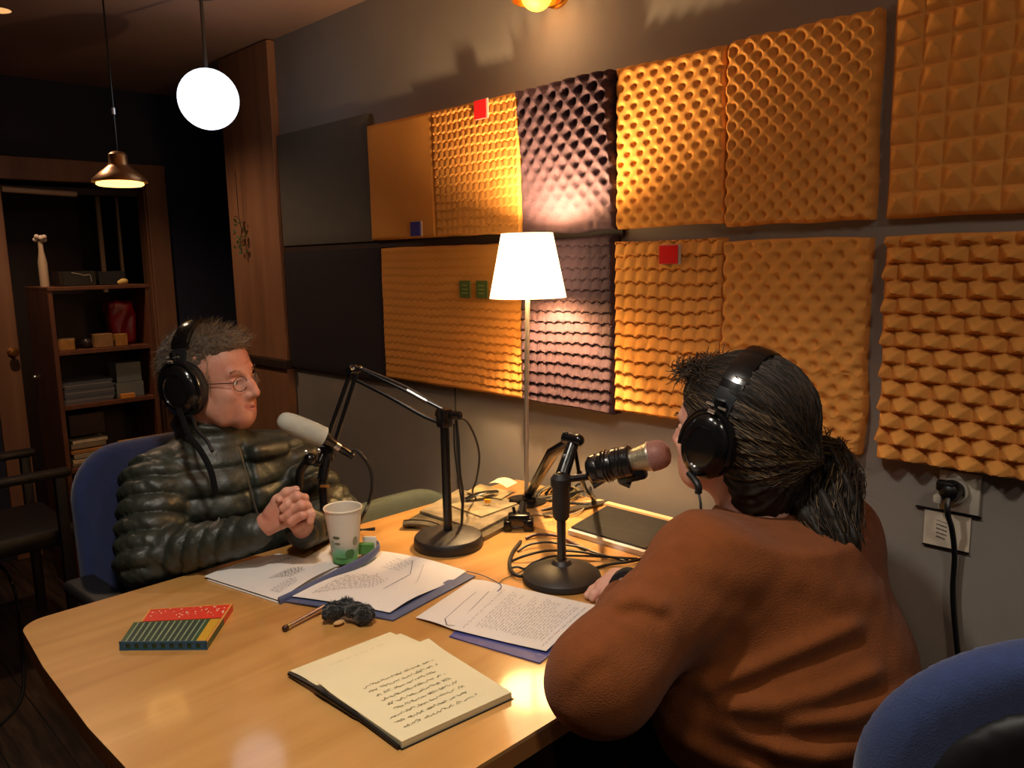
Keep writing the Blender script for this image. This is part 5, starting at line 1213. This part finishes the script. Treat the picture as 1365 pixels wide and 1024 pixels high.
for S,E_,W in ((SL,EL,WL),(SR,ER,WR)): low.cone(S,E_,.045,.040,.02); low.cone(E_,W,.038,.024,.01)
for y in (1.13,1.35): low.cone((-.55,y,.53),(-.98,y,.54),.078,.058,.03); low.cone((-.98,y,.54),(-.93,y,.10),.052,.036,.02)
LV=low.mesh((-1.1,.75,.05),(-.3,1.65,1.06),.010)
hw=SDF()
def O(x,y,z): v=onz(x,y,TZ+z); return np.array(v)
hw.cone(WL,O(824,776,.030),.022,.023,.01); hw.cone(O(824,776,.030),O(806,783,.024),.023,.019,.02); hw.cone(O(828,785,.026),O(815,794,.018),.020,.016,.02)
hw.chain([O(816,775,.028),O(803,780,.024),O(791,787,.016),O(783,794,.009)],[.0130,.0108,.0092,.0076],.007)         # thumb / index
hw.chain([O(812,784,.022),O(800,787,.022),O(792,793,.014),O(790,798,.008)],[.0105,.0098,.0088,.0076],.005)
hw.chain([O(818,793,.018),O(808,798,.018),O(801,803,.012),O(799,807,.008)],[.0100,.0092,.0084,.0074],.005)
hw.chain([O(824,797,.018),O(815,803,.017),O(808,808,.011),O(806,812,.008)],[.0098,.0090,.0080,.0070],.004)
hw.chain([O(828,799,.014),O(822,807,.012),O(816,812,.008)],[.0090,.0082,.0066],.004)
c=O(812,790,.02); HWm=hw.mesh(c-.11,c+.11,.0020); HWm[0][:,2]=np.maximum(HWm[0][:,2],TZ+.0006)
# right hand resting beside the laptop (behind her arm)
h2=SDF(); d=np.array([-.85,-.5,-.12]); d/=np.linalg.norm(d); sd=np.array([-d[1],d[0],0]); h2.cone(WR,WR+d*.07,.024,.028,.02,flat=((0,0,1),.7))
for k,l in enumerate((.075,.085,.08,.062)): p=WR+d*.08+sd*(.026-.018*k); h2.chain([p,p+d*l*.5+[0,0,.004],p+d*l-[0,0,.008]],[.0100,.0090,.0076],.006)
h2.chain([WR+d*.03-sd*.026,WR+d*.065-sd*.045,WR+d*.10-sd*.045],[.012,.010,.008],.008)
H2=h2.mesh(WR+d*.08-.13,WR+d*.08+.13,.0035); H2[0][:,2]=np.maximum(H2[0][:,2],TZ+.0006)
body_obj([head_part(H,fh,.0024),LV,HWm,H2],H,[m_skin2,m_lip],tw,.03); eyes(H,tw)
b=MB()
for y in (-1,1):
    for k in range(60):
        t_=random.random(); p=H.V(.095-.010*t_,(.014+.033*t_)*y,.0135+.006*math.sin(t_*2.4)); blade(b,p+Vector(H.v(.006,0,0)),Vector(H.v(.3,y*.9,.25+random.uniform(-.3,.3))),.008,.0007,seg=2)
    for k in range(16):
        t_=k/15; blade(b,H.V(.093-.005*t_,(.020+.024*t_)*y,-.004),Vector(H.v(1,y*.3,-.1+.3*t_)),.008,.0006,seg=2)
b.build('eyebrow',mat('dark_brow',(50,36,28),.8),tw,False)
# sweater ----------------------------------------------------------
m_sw=mat('rust_brown_knit',(124,68,32),.95,var=.07,vscale=30,bump=.5,bscale=420,sheen=.08,spec=.15)
RT=CAM_R.T
def topx(P):
    q=(P-np.array([0,0,CAM_H]))@CAM_R; return CX+FPX*q[...,0]/-q[...,2], CY-FPX*q[...,1]/-q[...,2]
folds=[([(948,918),(1010,890),(1075,862),(1140,835)],9,.011),([(960,938),(1040,938),(1100,925),(1165,898)],9,.013),([(985,950),(1060,962),(1140,958),(1245,915)],10,.014),
([(962,965),(1010,990),(1100,1005),(1215,985)],10,.013),([(915,990),(960,1015),(1010,1030)],9,.012),([(1040,1010),(1130,1022),(1220,1010)],9,.010),
([(828,800),(850,796),(880,806)],8,.010),([(905,735),(960,760),(1000,775)],14,.003),([(1070,770),(1110,790),(1160,790)],12,.004),([(760,905),(775,880),(800,868)],10,.004)]
def seg(px_,py_,a,b):
    dx,dy=b[0]-a[0],b[1]-a[1]; t=np.clip(((px_-a[0])*dx+(py_-a[1])*dy)/(dx*dx+dy*dy),0,1); return np.hypot(px_-a[0]-t*dx,py_-a[1]-t*dy)
def wdisp(P):
    u,v=topx(P); d=.0025*vnoise(P*26,21)+.0012*vnoise(P*60,22)
    for pts,w,a in folds:
        D_=np.min([seg(u,v,p,q) for p,q in zip(pts,pts[1:])],0); D2_=np.min([seg(u,v+w*1.9,p,q) for p,q in zip(pts,pts[1:])],0)
        d=d-a*.9*np.exp(-(D_/(w*1.5))**2)
        D3=np.min([seg(u,v-w*2.6,p,q) for p,q in zip(pts,pts[1:])],0); d=d+a*.35*np.exp(-(D3/(w*1.1))**2)
    return d
s=SDF()
s.ell((-.53,1.235,.56),(.175,.215,.16),k=.05); s.ell((-.545,1.245,.70),(.158,.205,.17),k=.06); s.ell((-.59,1.25,.85),(.125,.190,.12),k=.07)
s.cone(SL+[.01,.05,.0],SR-[-.01,.05,.0],.078,.078,.06); s.ell((SL+SR)/2+[.02,0,.035],(.10,.15,.07),k=.06); s.cone((SL+SR)/2+[.0,0,.04],H.p(-.050,0,-.105),.090,.070,.05)
up=np.array(H.v(-.10,0,1)); up/=np.linalg.norm(up); s.half(H.p(-.02,0,-.122),-up,.006); s.cone(H.p(-.03,0,-.11),H.p(-.036,0,-.19),.062,.058,.004,'-')
s.ell((-.63,1.15,.69),(.13,.19,.17),k=.06); s.cone(SL,EL,.078,.074,.09); s.cone(EL,EL+(WL-EL)*.74,.066,.040,.04); s.cone(SR,ER,.072,.062,.05); s.cone(ER,ER+(WR-ER)*.86,.060,.036,.03)
s.add(wdisp,0,'D')
SV,SF=s.mesh((-1.12,.72,.42),(-.28,1.72,1.12),.0055)
def settle(V,x0=-.722):
    k=(V[:,0]<x0)&(V[:,2]<TZ+.0012)&(V[:,2]>TZ-.06)&(V[:,1]>.33); V[k,2]=TZ+.0012
settle(SV)
link('sweater',npmesh('sweater',SV,SF),m_sw,tw,True)
b=MB(); wq=(WL-EL)/np.linalg.norm(WL-EL); a=Vector(WL)-Vector(wq)*.045; b.tube([a,a+Vector(wq)*.03,a+Vector(wq)*.050],[.036,.034,.030],24); b.build('black_cuff',mat('black_cuff_cloth',(20,19,20),.8),tw)
V,F=(lambda k_: k_.mesh((-1.1,.98,.06),(-.35,1.5,.68),.011))((lambda k_: [k_.cone((-.55,y,.535),(-.97,y,.548),.090,.070,.04) or k_ for y in (1.13,1.35)] and [k_.cone((-.97,y,.548),(-.93,y,.13),.068,.052,.02) for y in (1.13,1.35)] and k_)(SDF()))
link('trousers',npmesh('trousers',V,F),m_tr,tw,True)
shoes([(-.93,1.13),(-.93,1.35)],tw,pi)
# hair -------------------------------------------------------------
m_w1=mat('dark_brown_hair',(32,25,19),.62,var=.4,vscale=90,spec=.35); m_w2=mat('grey_blond_streak_hair',(112,90,58),.5); m_w3=mat('mid_brown_hair',(60,44,29),.5)
root=np.array([-.118,.0,-.018])
def grooves(P):
    q=H.loc(P); w=q-root; ph=np.arctan2(w[...,1],w[...,2]); r=np.sqrt((w**2).sum(-1))
    return (.0018*np.sin(ph*46+2.5*np.sin(r*38))+.0016*np.sin(ph*23+1.3+1.6*np.sin(r*25)))*np.clip(r/.05,0,1)+.0012*vnoise(P*140,31)
hs=SDF(); E=lambda c,r,k=.02,op='+': hs.ell(H.p(*c),np.array(r)*H.s,H.R,k,op)
E((-.026,0,.036),(.112,.090,.102)); E((-.055,0,-.020),(.078,.080,.075),.03); E((-.056,0,-.085),(.058,.070,.062),.03); E((.020,0,.060),(.070,.072,.062),.02)
hs.cone(H.p(-.100,0,-.010),H.p(-.130,0,-.020),.040,.024,.02)
E((.125,0,-.030),(.066,.125,.100),.010,'-'); E((.070,0,-.11),(.075,.1,.075),.012,'-')
hs.add(grooves,0,'D')
HV,HF=hs.mesh(H.o-.22,H.o+.2,.0034)
link('hair',npmesh('hair',HV,HF),m_w1,tw,True)
# combed strands from the hairline back to the tie
rng=np.random.RandomState(5); b=MB()
def surf(q):   # distance of local point from hair surface
    return float(hs.ev(H.p(*q)[None])[0])/H.s
for i in range(3000):
    v=rng.normal(size=3); v/=np.linalg.norm(v); q0=np.array([-.02,0,.03])+v*np.array([.112,.092,.100])
    if q0[0]>.075 or q0[2]<-.055 or q0[0]<-.085: continue
    if surf(q0)>.02: continue
    pts=[]; n=9; tgt=root+rng.normal(size=3)*.008
    for k in range(n+1):
        t=k/n*.93; p=q0*(1-t)+tgt*t
        dd=p-np.array([-.025,0,.02]); L_=np.linalg.norm(dd/np.array([.113,.092,.102])) or 1; p2=np.array([-.025,0,.02])+dd/L_
        p=p2*(1-t**4)+p*t**4
        for _ in range(2):
            g=dd/np.linalg.norm(dd); p=p-g*(surf(p)-.0012)
        pts.append(H.V(*p))
    r=.0005+.0006*rng.rand(); rs=[r*(.35+.65*math.sin(pi*min(1,(k+.6)/n))) for k in range(n+1)]
    u=rng.rand(); b.mi=0 if u<.5 else (2 if u<.78 else 1)
    if q0[2]>.07: b.mi=0 if u<.7 else 2
    elif q0[2]>-.02 and q0[0]<.05: b.mi=0 if u<.3 else (2 if u<.6 else 1)
    b.tube(pts,rs,4,cap=False)
# curly fringe above the forehead
for i in range(520):
    q=np.array([.030+.05*rng.rand(),rng.uniform(-.06,.065),.085+.02*rng.rand()]); d=np.array([rng.uniform(.1,1),rng.uniform(-.3,.8),rng.uniform(-.2,1)]); d/=np.linalg.norm(d)
    p=H.V(*q); pts=[]; dd=Vector(H.v(*d)); ax=Vector(rng.normal(size=3)).normalized()
    for k in range(8): pts.append(p.copy()); p=p+dd*.0058; dd.rotate(Quaternion(ax,.42))
    b.mi=2 if rng.rand()<.7 else 0; b.tube(pts,[.0008]*7+[.0003],3,cap=False)
# ponytail
PT=[H.p(-.118,0,-.012),P_(1096,610,1.42),P_(1112,640,1.39),P_(1106,685,1.345),P_(1122,722,1.31),P_(1136,750,1.30)]
PTr=[.022,.036,.044,.044,.030,.008]
ps=SDF(); pd=lambda P: .006*np.sin(np.arctan2((P-PT[3])@CAM_R[:,0]*1.0,.03)*9+P[...,2]*60)+.005*vnoise(P*75,41)+.002*vnoise(P*200,42)
ps.chain(PT,[r*.85 for r in PTr],.03,disp=pd); ps.cone(P_(1062,640,1.40),P_(1100,705,1.36),.032,.022,.03,disp=pd)
V,F=ps.mesh(np.min(PT,0)-.10,np.max(PT,0)+.10,.0038); link('ponytail',npmesh('ponytail',V,F),m_w1,tw,True)
for i in range(1300):
    off=Vector(rng.normal(size=3)).normalized()*(.6+.5*rng.rand()); pts=[]; w1=rng.rand()*6; tw_=rng.uniform(-.6,.6)
    L0=0 if rng.rand()<.6 else 1
    P=bez([Vector(PT[k])+off*PTr[k]*(1.0+.12*math.sin(w1+k*1.7)) for k in range(L0,6)],3)
    if rng.rand()<.5: P=P[:int(len(P)*rng.uniform(.55,1))]
    if len(P)<4: continue
    P=[p+Vector((.004*math.sin(w1+k*.9),.004*math.cos(w1*2+k*.8),0)) for k,p in enumerate(P)]
    u=rng.rand(); b.mi=0 if u<.5 else (2 if u<.82 else 1); r=.0006+.0006*rng.rand(); b.tube(P,[r]*(len(P)-1)+[.0002],3,cap=False)
for i in range(160):   # flyaways
    k=rng.randint(1,4); p=Vector(PT[k])+Vector(rng.normal(size=3)).normalized()*PTr[k]; blade(b,p,Vector(rng.normal(size=3)),.035,.0006,bend=Vector((0,0,-.6)),seg=5,mi=2)
for i in range(260):
    p=Vector(PT[1])+Vector(rng.normal(size=3)).normalized()*.030; dd=Vector(rng.normal(size=3)).normalized(); ax=Vector(rng.normal(size=3)).normalized(); pts=[]
    for k in range(7): pts.append(p.copy()); p=p+dd*.006; dd.rotate(Quaternion(ax,.45))
    b.mi=2 if rng.rand()<.6 else 0; b.tube(pts,[.0009]*6+[.0003],3,cap=False)
b.build('hair_strands',[m_w1,m_w2,m_w3],tw,True,None)
b=MB(); c=Vector(H.p(-.130,0,-.020)); ax=Vector(H.v(-1,0,-.1)); b.lathe([(.024,-.006),(.028,-.003),(.028,.003),(.024,.006),(.020,0),(.024,-.006)],c,24,axis=ax); b.build('hair_tie',mat('brown_hair_tie',(60,40,30),.4),tw)
t,L=headphones(HW,'bulky glossy black headphones worn by the woman in the rust sweater',lean=.24,cw=.046,chh=.060,mats=(m_hg,m_hd,m_hp),lift=.150)
b=MB(); b.tube(bez([L(.012,.112,-.055),at(930,646,1.34),at(931,658,1.34)]),[.006]*17,10); b.tube(bez([at(931,655,1.34),at(934,672,1.33),at(934,688,1.33)]),.0022,8); b.build('cable',m_cab,t)
